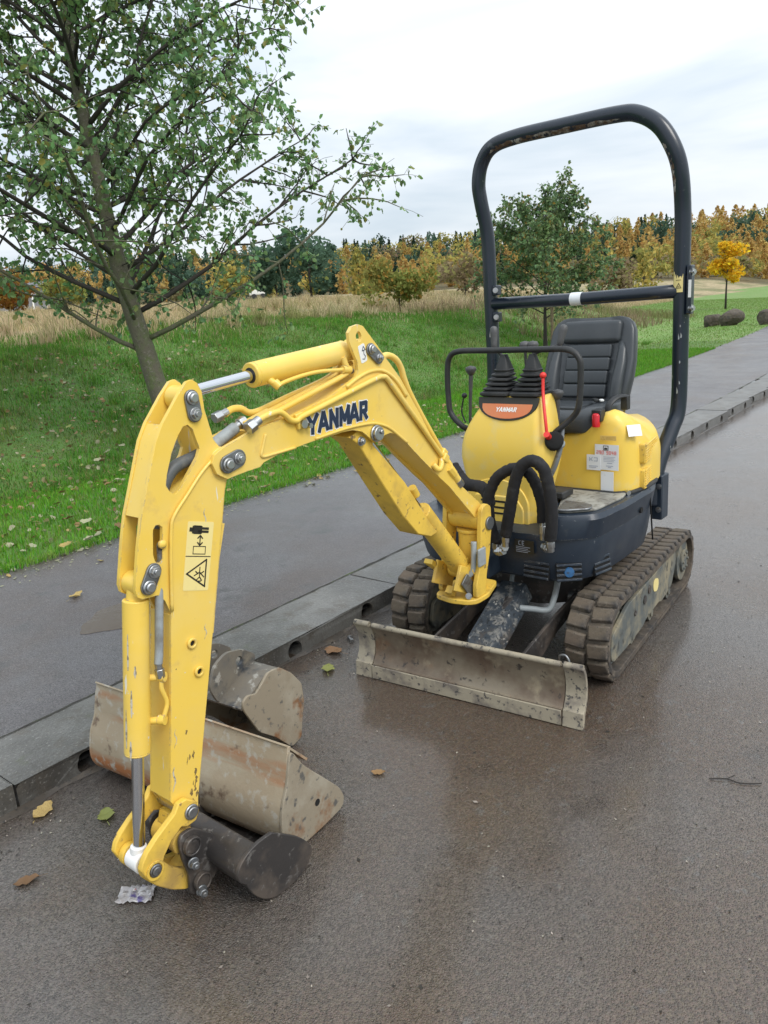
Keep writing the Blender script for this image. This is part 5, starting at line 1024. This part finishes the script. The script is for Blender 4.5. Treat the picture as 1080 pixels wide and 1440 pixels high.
# ---------------- arm ram and boom ram
ar = empty('arm_ram', EX_)
a, b = Vector((1.063, 0, 1.3686)), Vector((.690, 0, 1.3975)); d = (b-a).normalized()
g = G(FB); g.ring(a, a+d*.012, .0345, .0185, 28); g.cyl(a+d*.010, b, .0345, 28); g.cyl(b, b+d*.028, .024, 20); g.ring((.635, -.03, 1.401), (.635, .03, 1.401), .032, .015, 24); P(g, 'barrel', YEL, ar, bevel=.0025)
g = G(FB); g.cyl((1.285, 0, 1.3480), a+d*.02, .0155, 20); P(g, 'rod', CHROME, ar)
g = G(FB); g.ring(a-d*.001, a+d*.004, .021, .0158, 20); P(g, 'seal', BLK, ar)
g = G(FB); g.cyl((1.2958, -.027, 1.340), (1.2958, .027, 1.340), .031, 24); P(g, 'rod_eye', YEL, ar, bevel=.004)
g = G(FB); g.cyl((1.018, .020, 1.353), (1.006, .044, 1.334), .010, 14); g.cyl((1.012, .036, 1.345), (1.004, .047, 1.331), .0125, 14); g.tube(smoothpath([(1.004, .044, 1.335), (.975, .044, 1.343), (.90, .040, 1.352), (.83, .036, 1.3545), (.74, .034, 1.350), (.715, .034, 1.352)], 5), .0058, 10); g.cyl((.725, .030, 1.385), (.712, .034, 1.345), .010, 12); g.cyl((.735, .034, 1.350), (.702, .034, 1.346), .012, 12); P(g, 'feed_pipe', YEL, ar)
union((.706, .034, 1.346), (.690, .034, 1.340), .011, ar, ZINCD)
bm_ = empty('boom_ram', EX_)
a, b = Vector((.6332, 0, 1.141)), Vector((.120, 0, .53)); d = (b-a).normalized()
g = G(FB); g.cyl(a+d*.43, b-d*.02, .040, 24); g.ring((.12, -.035, .53), (.12, .035, .53), .042, .019, 24); P(g, 'barrel', YELD, bm_, bevel=.003)
g = G(FB); g.cyl(a, a+d*.45, .0165, 18); P(g, 'rod', CHROME, bm_)
g = G(FB); g.prism([(.738, 1.145), (.70, 1.118), (.60, .972), (.505, .838), (.427, .752), (.355, .722), (.312, .7285), (.352, .772), (.482, .950), (.630, 1.104), (.618, 1.138), (.640, 1.175), (.672, 1.165)], -.043, .043); gd = P(g, 'rod_guard', YELD, bm_, bevel=.004)
g = G(FB); g.bolt((.688, .0432, 1.125), (0, 1, 0), .012, .012); P(g, 'bolt', ZINC, gd, bevel=.001)
g = G(FB); g.cyl((.420, .020, .915), (.398, .020, .880), .016, 14); P(g, 'guard_stop', YELD, gd, bevel=.002)

# ---------------- dipper arm
ARM_UP = [(1.301, 1.3797), (1.3308, 1.3507), (1.3847, 1.2899), (1.4105, 1.2496), (1.4579, 1.1331), (1.481, 1.0776), (1.5001, 1.0122), (1.5188, .9376), (1.525, .9126), (1.5225, .8936), (1.5104, .8839), (1.4868, .8813), (1.4667, .88), (1.4495, .8591), (1.4415, .8317), (1.4359, .8144), (1.4441, .7519), (1.3208, .7239), (1.2265, 1.0892), (1.2112, 1.1278), (1.2191, 1.1934), (1.2421, 1.2271), (1.2586, 1.3075), (1.2598, 1.3514), (1.2698, 1.3729), (1.2839, 1.3832)]
ARM_TRI = [(1.3138, 1.2761), (1.3019, 1.2637), (1.2919, 1.2255), (1.2881, 1.2114), (1.2971, 1.193), (1.3599, 1.1256), (1.3773, 1.1145), (1.3914, 1.1227), (1.3998, 1.1411), (1.3937, 1.166), (1.3724, 1.214), (1.3465, 1.2548), (1.3278, 1.2744)]
ARM_SLOT = [(1.4351, 1.0515), (1.4265, 1.0426), (1.4391, .9672), (1.4459, .9571), (1.4545, .9566), (1.4611, .9678), (1.4634, .9836), (1.4533, 1.0437), (1.4452, 1.052)]
ARM_LAM = [(1.2537, 1.1836), (1.2204, 1.1302), (1.2311, 1.0909), (1.3235, .7365), (1.4418, .2983), (1.4495, .2503), (1.4874, .2582), (1.5244, .3319), (1.4415, .8196), (1.3971, 1.0622)]
for a, b in ((.029, .041), (-.041, -.029)):
    g = G(FB); g.prism(ARM_UP, a, b, holes=[ARM_TRI, ARM_SLOT])
    if a > 0: arm = P(g, 'dipper_arm', YEL, bevel=.0015, smooth=25)
    else: P(g, 'arm_plate', YEL, arm, bevel=.0015, smooth=25)
# lower box: walls, so that the open slots look into a hollow
BOX = [(1.262, 1.12), (1.2311, 1.0909), (1.3235, .7365), (1.4418, .2983), (1.4495, .2503), (1.4874, .2582), (1.5244, .3319), (1.4415, .8196), (1.42, .90), (1.35, .99)]
g = G(FB); g.prism(ARM_LAM, .0412, .0462); P(g, 'side_cheek', YEL, arm, bevel=.0018, smooth=25)
g = G(FB); g.prism(ARM_LAM, -.0462, -.0412); P(g, 'side_cheek', YEL, arm, bevel=.0018, smooth=25)
g = G(FB); g.prism([(1.2311, 1.0), (1.3235, .7365), (1.4418, .2983), (1.4495, .2503), (1.4874, .2582), (1.5214, .3319), (1.4385, .8196), (1.42, .86), (1.30, 1.0)], -.0285, .0285); P(g, 'lower_box', YEL, arm, smooth=25)
g = G(FB); g.prism([(1.5244, .3319), (1.4415, .8196), (1.4335, .8196), (1.5160, .3319)], -.0411, .0411); P(g, 'front_plate', YEL, arm, bevel=.001)
g = G(FB); g.prism([(1.2311, 1.0909), (1.3235, .7365), (1.4418, .2983), (1.450, .2983), (1.332, .7365), (1.2395, 1.0909)], -.0411, .0411); P(g, 'back_plate', YEL, arm)
g = G(FB); g.prism([(1.3830, 1.2880), (1.4085, 1.2490), (1.456, 1.1325), (1.479, 1.0780), (1.470, 1.0745), (1.447, 1.129), (1.400, 1.245), (1.375, 1.283)], -.0289, .0289); P(g, 'upper_cover', YEL, arm, bevel=.001)
g = G(FB); g.prism([(1.36, 1.11), (1.245, 1.165), (1.24, 1.158), (1.355, 1.102)], -.0289, .0289); P(g, 'inner_web', YEL, arm)
g = G(FB); g.tube(smoothpath([(1.262, .0475, 1.176), (1.30, .0475, 1.150), (1.35, .0475, 1.105), (1.394, .0475, 1.064), (1.408, .0475, 1.03), (1.425, .0475, .93), (1.4385, .0475, .83)], 4), .0045, 8); P(g, 'weld_bead', YEL, arm, smooth=180)
g = G(FB); g.cyl((1.4918, -.029, .9120), (1.4918, .029, .9120), .030, 24); P(g, 'ram_boss', YEL, arm, bevel=.004)
pinplate((1.2958, 1.340), (1.2925, 1.300), .0412, .0205, arm, .0155, .0135); pinplate((1.4918, .9107), (1.471, .9440), .0412, .0205, arm, .016, .013)
for u_, z_ in ((1.3959, .7265), (1.3867, .6435)):
    g = G(FB); g.ring((u_, .046, z_), (u_, .054, z_), .0145, .0075, 20); bo_ = P(g, 'threaded_boss', YEL, arm, bevel=.002)
    g = G(FB); g.cyl((u_, .046, z_), (u_, .0475, z_), .008, 16); P(g, 'boss_hole', DARK, bo_)
g = G(FB); g.tube([(1.4365, .032, 1.0), (1.4395, .031, .965), (1.447, .020, .93), (1.4468, .015, .88)], .0075, 10); g.cyl((1.4365, .036, .998), (1.4365, .046, 1.004), .010, 10); P(g, 'steel_pipe', ZINCD, arm, smooth=180)
g = G(FB); g.lathe((1.4362, .0412, 1.003), (0, 1, 0), [(0, .011), (.006, .011), (.010, .006), (.011, 0)], 14); P(g, 'pipe_plug', YEL, arm)
tubeP('bucket_hose', [(1.452, .030, .90), (1.462, .034, .86), (1.474, .036, .80), (1.485, .036, .735), (1.492, .036, .705)], .0105, GREYH, arm)
# safety label
lb = [(1.3558, 1.0407), (1.278, 1.0186), (1.3244, .8466), (1.3997, .8699)]
g = G(FB); g.prism(roundpoly(lb, .004, 2), .0463, .0470); sl = P(g, 'safety_label', CREAM, arm)
o_ = Vector((1.3997, .0471, .8699)); ex_ = (Vector((1.3244, 0, .8466))-Vector((1.3997, 0, .8699))); ey_ = (Vector((1.3558, 0, 1.0407))-Vector((1.3997, 0, .8699)))
g = G(FB)
def q(x, y): return tuple(o_+ex_*x+ey_*y)
def mark(segs, wd): 
    nz = Vector((0, 1, 0))
    for i, (a, b) in enumerate(segs):
        A, B = Vector(q(*a)), Vector(q(*b)); d = (B-A).normalized(); k = d.cross(nz)*wd/2; e = d*wd*.45; o = nz*(.0003+i*.00005)
        g.add([A-e+k+o, B+e+k+o, B+e-k+o, A-e-k+o], [(0, 1, 2, 3)])
mark([((.14, .885), (.18, .885))], .011); mark([((.30, .885), (.46, .885))], .020); mark([((.44, .862), (.80, .862)), ((.44, .908), (.80, .908))], .0065); mark([((.26, .938), (.52, .938)), ((.26, .832), (.52, .832)), ((.26, .938), (.28, .89)), ((.26, .832), (.28, .88))], .0035)
mark([((.52, .665), (.52, .80)), ((.43, .765), (.52, .805)), ((.61, .765), (.52, .805)), ((.43, .70), (.52, .66)), ((.61, .70), (.52, .66))], .0035)
mark([((.28, .645), (.76, .645)), ((.76, .645), (.76, .535)), ((.76, .535), (.28, .535)), ((.28, .535), (.28, .645)), ((.02, .50), (.98, .50))], .0022)
mark([((.10, .245), (.84, .455)), ((.84, .455), (.84, .06)), ((.84, .06), (.10, .245))], .0042)
mark([((.60, .34), (.60, .30)), ((.60, .30), (.61, .20)), ((.60, .27), (.40, .22)), ((.60, .27), (.78, .20)), ((.61, .20), (.48, .15)), ((.61, .20), (.70, .15)), ((.44, .28), (.54, .25)), ((.64, .25), (.76, .28)), ((.58, .14), (.66, .14))], .003)
P(g, 'pictogram', BLKP, sl)

# ---------------- bucket ram and linkage
br_ = empty('bucket_ram', EX_)
a, b = Vector((1.504, 0, .8750)), Vector((1.5665, 0, .484)); d = (b-a).normalized()
g = G(FB); g.cyl((1.4935, 0, .912), a+d*.01, .024, 20); g.cyl(a, b, .0325, 28); g.ring(b-d*.004, b+d*.004, .0325, .018, 28); P(g, 'barrel', YEL, br_, bevel=.004, seg=3)
g = G(FB); g.cyl(b-d*.02, (1.606, 0, .225), .0155, 20); P(g, 'rod', CHROME, br_)
g = G(FB); g.ring((1.6105, -.026, .195), (1.6105, .026, .195), .029, .014, 24); g.cyl((1.606, 0, .235), (1.609, 0, .215), .021, 18); P(g, 'rod_eye', WHITE, br_, bevel=.003)
g = G(FB)
for zc in (.668, .556):
    f = (a.z-zc)/(a.z-b.z); c = a.lerp(b, f); g.cyl(c+Vector((-.028, .012, 0)), c+Vector((-.050, .036, 0)), .0095, 12); g.cyl(c+Vector((-.046, .028, 0)), c+Vector((-.054, .043, 0)), .013, 14)
g.tube(smoothpath([(1.487, .036, .668), (1.494, .036, .64), (1.486, .038, .60), (1.494, .038, .575), (1.505, .036, .556)], 4), .0062, 10); P(g, 'feed_pipe', YEL, br_)
union((1.4915, .036, .668), (1.492, .036, .712), .0125, br_)
lk = empty('bucket_link', EX_)
LKP = [(1.5175, .3314), (1.4927, .3318), (1.4642, .3084), (1.4595, .2793), (1.4726, .2563), (1.5007, .254), (1.5196, .2637), (1.5518, .245), (1.5787, .215), (1.5924, .1851), (1.6002, .1644), (1.6176, .1635), (1.6353, .1845), (1.6469, .214), (1.6393, .2342), (1.6235, .2533), (1.5897, .278), (1.5321, .3103)]
for a_, b_ in ((.052, .070), (-.070, -.052)):
    g = G(FB); g.prism(LKP, a_, b_); P(g, 'link_plate', YELD, lk, bevel=.003)
for (u_, z_, rr_, nm, m_) in ((1.485, .290, .021, 'link_pin', ZINC), (1.6105, .195, .017, 'link_pin', ZINCD)):
    g = G(FB); g.cyl((u_, -.080, z_), (u_, .076, z_), rr_, 20); g.cyl((u_, .076, z_), (u_, .081, z_), rr_*.72, 20); P(g, nm, m_, lk, bevel=.003)
g = G(FB); g.ring((1.6105, .070, .195), (1.6105, .074, .195), .026, .019, 20); P(g, 'pin_collar', YELD, lk, bevel=.001)
g = G(FB); g.ring((1.6105, -.050, .195), (1.6105, -.030, .195), .030, .016, 20); P(g, 'pin_collar', YELD, lk, bevel=.001)
for a_, b_ in ((.028, .048), (-.048, -.028)):
    g = G(FB); g.prism(roundpoly([(1.636, .205), (1.605, .222), (1.575, .190), (1.552, .155), (1.52, .125), (1.485, .115), (1.470, .085), (1.490, .058), (1.52, .062), (1.56, .088), (1.60, .128), (1.634, .175)], .01, 3), a_, b_); P(g, 'lower_link', YELD, lk, bevel=.003)
g = G(FB); g.cyl((1.49, -.049, .086), (1.49, .049, .086), .030, 20); g.ring((1.505, -.051, .205), (1.505, .051, .205), .036, .018, 22); g.prism([(1.47, .27), (1.51, .27), (1.528, .215), (1.515, .18), (1.49, .18), (1.475, .21)], -.040, .040); P(g, 'arm_tip_boss', YELD, lk, bevel=.002)

def scratch(par, w, pts, wd, m, name='paint_scratch'):
    g = G(FB); nz = .0004; vs = []; n = len(pts)
    for i, (u_, z_) in enumerate(pts):
        h = wd*(.25+.75*math.sin(math.pi*(i+.3)/(n-.4)))*random.uniform(.6, 1.1); vs += [(u_-h/2, w+nz, z_), (u_+h/2, w+nz, z_)]
    g.add(vs, [(2*i, 2*i+1, 2*i+3, 2*i+2) for i in range(n-1)]); P(g, name, m, par)
PALE = mat('bare_primer_scratch', (.50, .46, .38), .6, layers=[(60, .5, .6, (.22, .19, .15))]); GRIME = mat('grease_grime', (.16, .11, .045), .6, layers=[(60, .5, .6, (.35, .24, .06))])
for u_, z0, z1, wd in ((1.4985, .42, .355, .006), (1.478, .52, .47, .003), (1.30, 1.06, 1.01, .004), (1.345, .76, .72, .003)):
    scratch(arm, .0462, [(u_+.004*math.sin(k*1.3)+(z0-z1)*k/6*.18, z0+(z1-z0)*k/6) for k in range(7)], wd, PALE)
for k in range(16):
    u0, z0 = 1.452+random.uniform(-.016, .012), random.uniform(.27, .50); scratch(arm, .0462, [(u0+random.uniform(-.002, .002)-.2*j*.004, z0+j*.004) for j in range(random.randint(3, 6))], random.uniform(.003, .010), GRIME, 'grime_patch')
for zc, hh, an in ((.80, .09, .35), (.66, .07, .6), (.61, .10, .1), (.72, .03, .9), (.53, .05, .5)):
    g = G(FB); vs = []
    for k in range(7):
        z_ = zc-hh*k/6; f = (.875-z_)/(.875-.484); cx_ = 1.504+(1.5665-1.504)*f; h = .10*(.3+.7*math.sin(math.pi*(k+.3)/6.6))*random.uniform(.5, 1.2)
        for a_ in (an-h, an+h): vs.append((cx_+.0331*math.cos(a_), .0331*math.sin(a_), z_))
    g.add(vs, [(2*i, 2*i+1, 2*i+3, 2*i+2) for i in range(6)]); P(g, 'paint_scratch', PALE, br_)
# ---------------- digging bucket on the arm (curled, mouth towards the tracks)
db = empty('digging_bucket', EX_)
DISC = [(1.345, .200), (1.395, .200), (1.432, .190), (1.458, .172), (1.470, .150), (1.464, .124), (1.448, .108), (1.440, .088), (1.422, .055), (1.395, .026), (1.362, .008), (1.325, .0035), (1.288, .005), (1.255, .014), (1.228, .034), (1.214, .06), (1.222, .088), (1.262, .135)]
DISC = [(v.x, max(v.y, .003)) for v in smoothpath([(x, z, 0) for x, z in DISC+DISC[:1]], 4)[:-1]]
for a_, b_ in ((.203, .215), (-.215, -.203)): g = G(FB); g.prism(DISC, a_, b_); P(g, 'side_plate', DARKB, db, bevel=.002)
back = [(1.40, .196), (1.430, .187), (1.453, .169), (1.464, .148), (1.458, .124), (1.443, .106), (1.434, .086), (1.416, .055), (1.390, .028), (1.360, .012), (1.322, .0075), (1.262, .0095)]
inn = [(x-.010*(1 if x > 1.38 else .5), z+.010*(z < .12)-.008*(z > .165)) for x, z in back]
g = G(FB); g.prism(back+inn[::-1], -.203, .203); P(g, 'shell', DARKB, db, smooth=50)
g = G(FB); g.prism([(1.268, .003), (1.268, .016), (1.225, .012), (1.205, .004)], -.20, .20); P(g, 'cutting_edge', DARKB, db, bevel=.001)
for w_ in (.062, -.074):
    g = G(FB); g.prism(roundpoly([(1.535, .225), (1.525, .245), (1.49, .245), (1.43, .19), (1.42, .09), (1.45, .06), (1.50, .045), (1.525, .06), (1.520, .12), (1.532, .17)], .014, 3), w_, w_+.012); P(g, 'ear', DARKB, db, bevel=.002)
for z_ in (.205, .086):
    g = G(FB); g.cyl((1.505 if z_ > .1 else 1.49, -.10, z_), (1.505 if z_ > .1 else 1.49, .088, z_), .021, 18); g.ring((1.505 if z_ > .1 else 1.49, .076, z_), (1.505 if z_ > .1 else 1.49, .092, z_), .026, .02, 18); pn = P(g, 'bucket_pin', DARKB, db, bevel=.002)
    g = G(FB); g.bolt((1.512 if z_ > .1 else 1.50, .086, z_-.045 if z_ > .1 else z_-.02), (.2, 1, 0), .0125, .02); P(g, 'lock_bolt', ZINCD, pn, bevel=.002)

# ================================================================== the two loose buckets
gb = empty('grading_bucket', loc=(1.95, -.44, 0), label='wide rusty grading bucket lying behind the yellow arm with its back to the camera', category='bucket')
def PB(g, nm, m_, par, top=None, **k):
    o = g.build(nm, m_, None, **k); o.parent = par; base = top or par; o.matrix_parent_inverse = Matrix.Translation(-Vector(base.location)) if base is par else Matrix.Identity(4); return o
OUT = [(1.985, .337), (1.996, .300), (2.007, .250), (2.012, .225), (2.036, .185), (2.050, .13), (2.053, .08), (2.040, .048), (2.02, .035)]
INN_ = [(x-.012, z-.004) for x, z in OUT]
g = G(); g.prism(OUT+INN_[::-1], -.872, -.004); PB(g, 'back_plate', RUST, gb, bevel=.002, smooth=40)
SIDE = [(1.986, .338), (1.945, .261), (1.867, .176), (1.784, .085), (1.765, .040), (1.780, .012), (1.856, .006), (1.933, .006), (1.994, .010), (2.032, .033), (2.056, .077), (2.053, .13), (2.038, .188), (2.014, .225)]
for y in (-.006, -.876): g = G(); g.prism(roundpoly(SIDE, .05, 6), y, y+.010); PB(g, 'side_plate', RUST if y < -.5 else GREYB, gb, bevel=.002)
g = G(); g.prism([(2.02, .035), (1.99, .012), (1.86, .008), (1.78, .016), (1.77, .035), (1.78, .04), (1.86, .022), (1.98, .028), (2.01, .045)], -.866, -.006); PB(g, 'floor_plate', RUST, gb, smooth=40)
g = G(); g.prism([(1.992, .341), (1.988, .345), (1.905, .255), (1.912, .250)], -.870, -.006); PB(g, 'cutting_edge', RUST, gb, bevel=.001)
g = G(); g.cyl((1.895, .004, .102), (1.895, .0052, .102), .011, 14); PB(g, 'hole', DARK, gb)

nb = empty('narrow_bucket', loc=(1.58, -.55, 0), label='narrow mud-grey digging bucket lying on its back between the kerb and the wide rusty bucket', category='bucket')
SD = [(1.605, .335), (1.545, .285), (1.500, .225), (1.495, .150), (1.515, .085), (1.53, .020), (1.585, .010), (1.66, .09), (1.735, .150), (1.795, .262), (1.795, .292), (1.765, .306), (1.735, .292), (1.702, .312), (1.662, .342)]
for y in (-.378, -.690): g = G(); g.prism(roundpoly(SD, .014, 3), y, y+.010); PB(g, 'side_plate', GREYB, nb, bevel=.002)
SO = [(1.662, .338), (1.60, .329), (1.545, .281), (1.503, .223), (1.499, .150), (1.519, .088), (1.533, .020)]
g = G(); g.prism(SO+[(x+.010, z-.006) for x, z in SO][::-1], -.680, -.378); PB(g, 'shell', SCRAPE, nb, smooth=50)
g = G(); g.prism([(1.662, .338), (1.735, .30), (1.80, .268), (1.795, .258), (1.73, .288), (1.66, .326)], -.680, -.378); PB(g, 'top_plate', SCRAPE, nb, smooth=40)
g = G(); g.prism([(1.533, .02), (1.59, .010), (1.60, .016), (1.54, .03)], -.684, -.376); PB(g, 'cutting_edge', GREYB, nb, bevel=.001)
for y in (-.490, -.610):
    g = G(); g.prism(roundpoly([(1.62, .325), (1.60, .36), (1.66, .405), (1.74, .425), (1.80, .40), (1.83, .33), (1.80, .262), (1.74, .285)], .022, 4), y, y+.012, holes=[circ(1.685, .372, .016, 16)]); e_ = PB(g, 'ear', SCRAPE, nb, bevel=.002)
    g = G(); g.ring((1.685, y-.003, .372), (1.685, y+.016, .372), .031, .016, 20); o = g.build('ear_bush', ZINCD, None, bevel=.002); o.parent = e_; o.matrix_parent_inverse = Matrix.Translation(-Vector(nb.location))

# ---------------- hoses at the swing joint
hs = empty('hose_bundle', EX_)
def hose(pts, r_): g = G(FU); q_ = smoothpath(pts, 9); g.tube([v+Vector((0, random.uniform(-1, 1), random.uniform(-1, 1)))*.0012 for v in q_], [r_*(1+.015*math.sin(i*1.9)+random.uniform(-.02, .02)) for i in range(len(q_))], 16); return P(g, 'hose', FABRIC, hs, smooth=180)
hose([(.700, .100, .575), (.705, .085, .62), (.71, .075, .69), (.712, .080, .77), (.705, .112, .838), (.70, .165, .876), (.69, .215, .883), (.68, .252, .855), (.675, .280, .795), (.672, .292, .74), (.67, .293, .675)], .0225)
hose([(.705, .078, .585), (.69, .068, .64), (.688, .058, .70), (.692, .062, .755), (.69, .085, .80)], .021)
hose([(.715, .152, .615), (.722, .170, .68), (.732, .196, .78), (.735, .220, .865), (.732, .252, .914), (.725, .290, .925), (.717, .325, .892), (.71, .346, .80), (.705, .349, .70), (.70, .338, .615)], .0235)
hose([(.655, -.125, .862), (.665, -.085, .818), (.68, -.035, .795), (.69, .025, .795), (.695, .060, .772), (.695, .070, .73)], .025)
def fit(a, b, r_, n=6): g = G(FU); g.cyl(a, b, r_, n); g.cyl(Vector(a).lerp(Vector(b), .3), Vector(a).lerp(Vector(b), .7), r_*1.18, 6); return P(g, 'hose_fitting', ZINC, hs, bevel=.002)
fit((.712, .148, .565), (.714, .152, .625), .0145); fit((.69, .118, .555), (.715, .150, .560), .0165); fit((.668, .292, .60), (.67, .293, .685), .0135, 10); fit((.69, .335, .565), (.70, .338, .625), .0155); fit((.66, .288, .570), (.69, .33, .572), .0155); fit((.70, .098, .53), (.70, .100, .59), .0165); fit((.70, .10, .535), (.71, .14, .545), .0185)
g = G(FB); g.box((.118, .097, .585), (.05, .010, .07)); P(g, 'hose_bracket', GREYH, hs, bevel=.004)
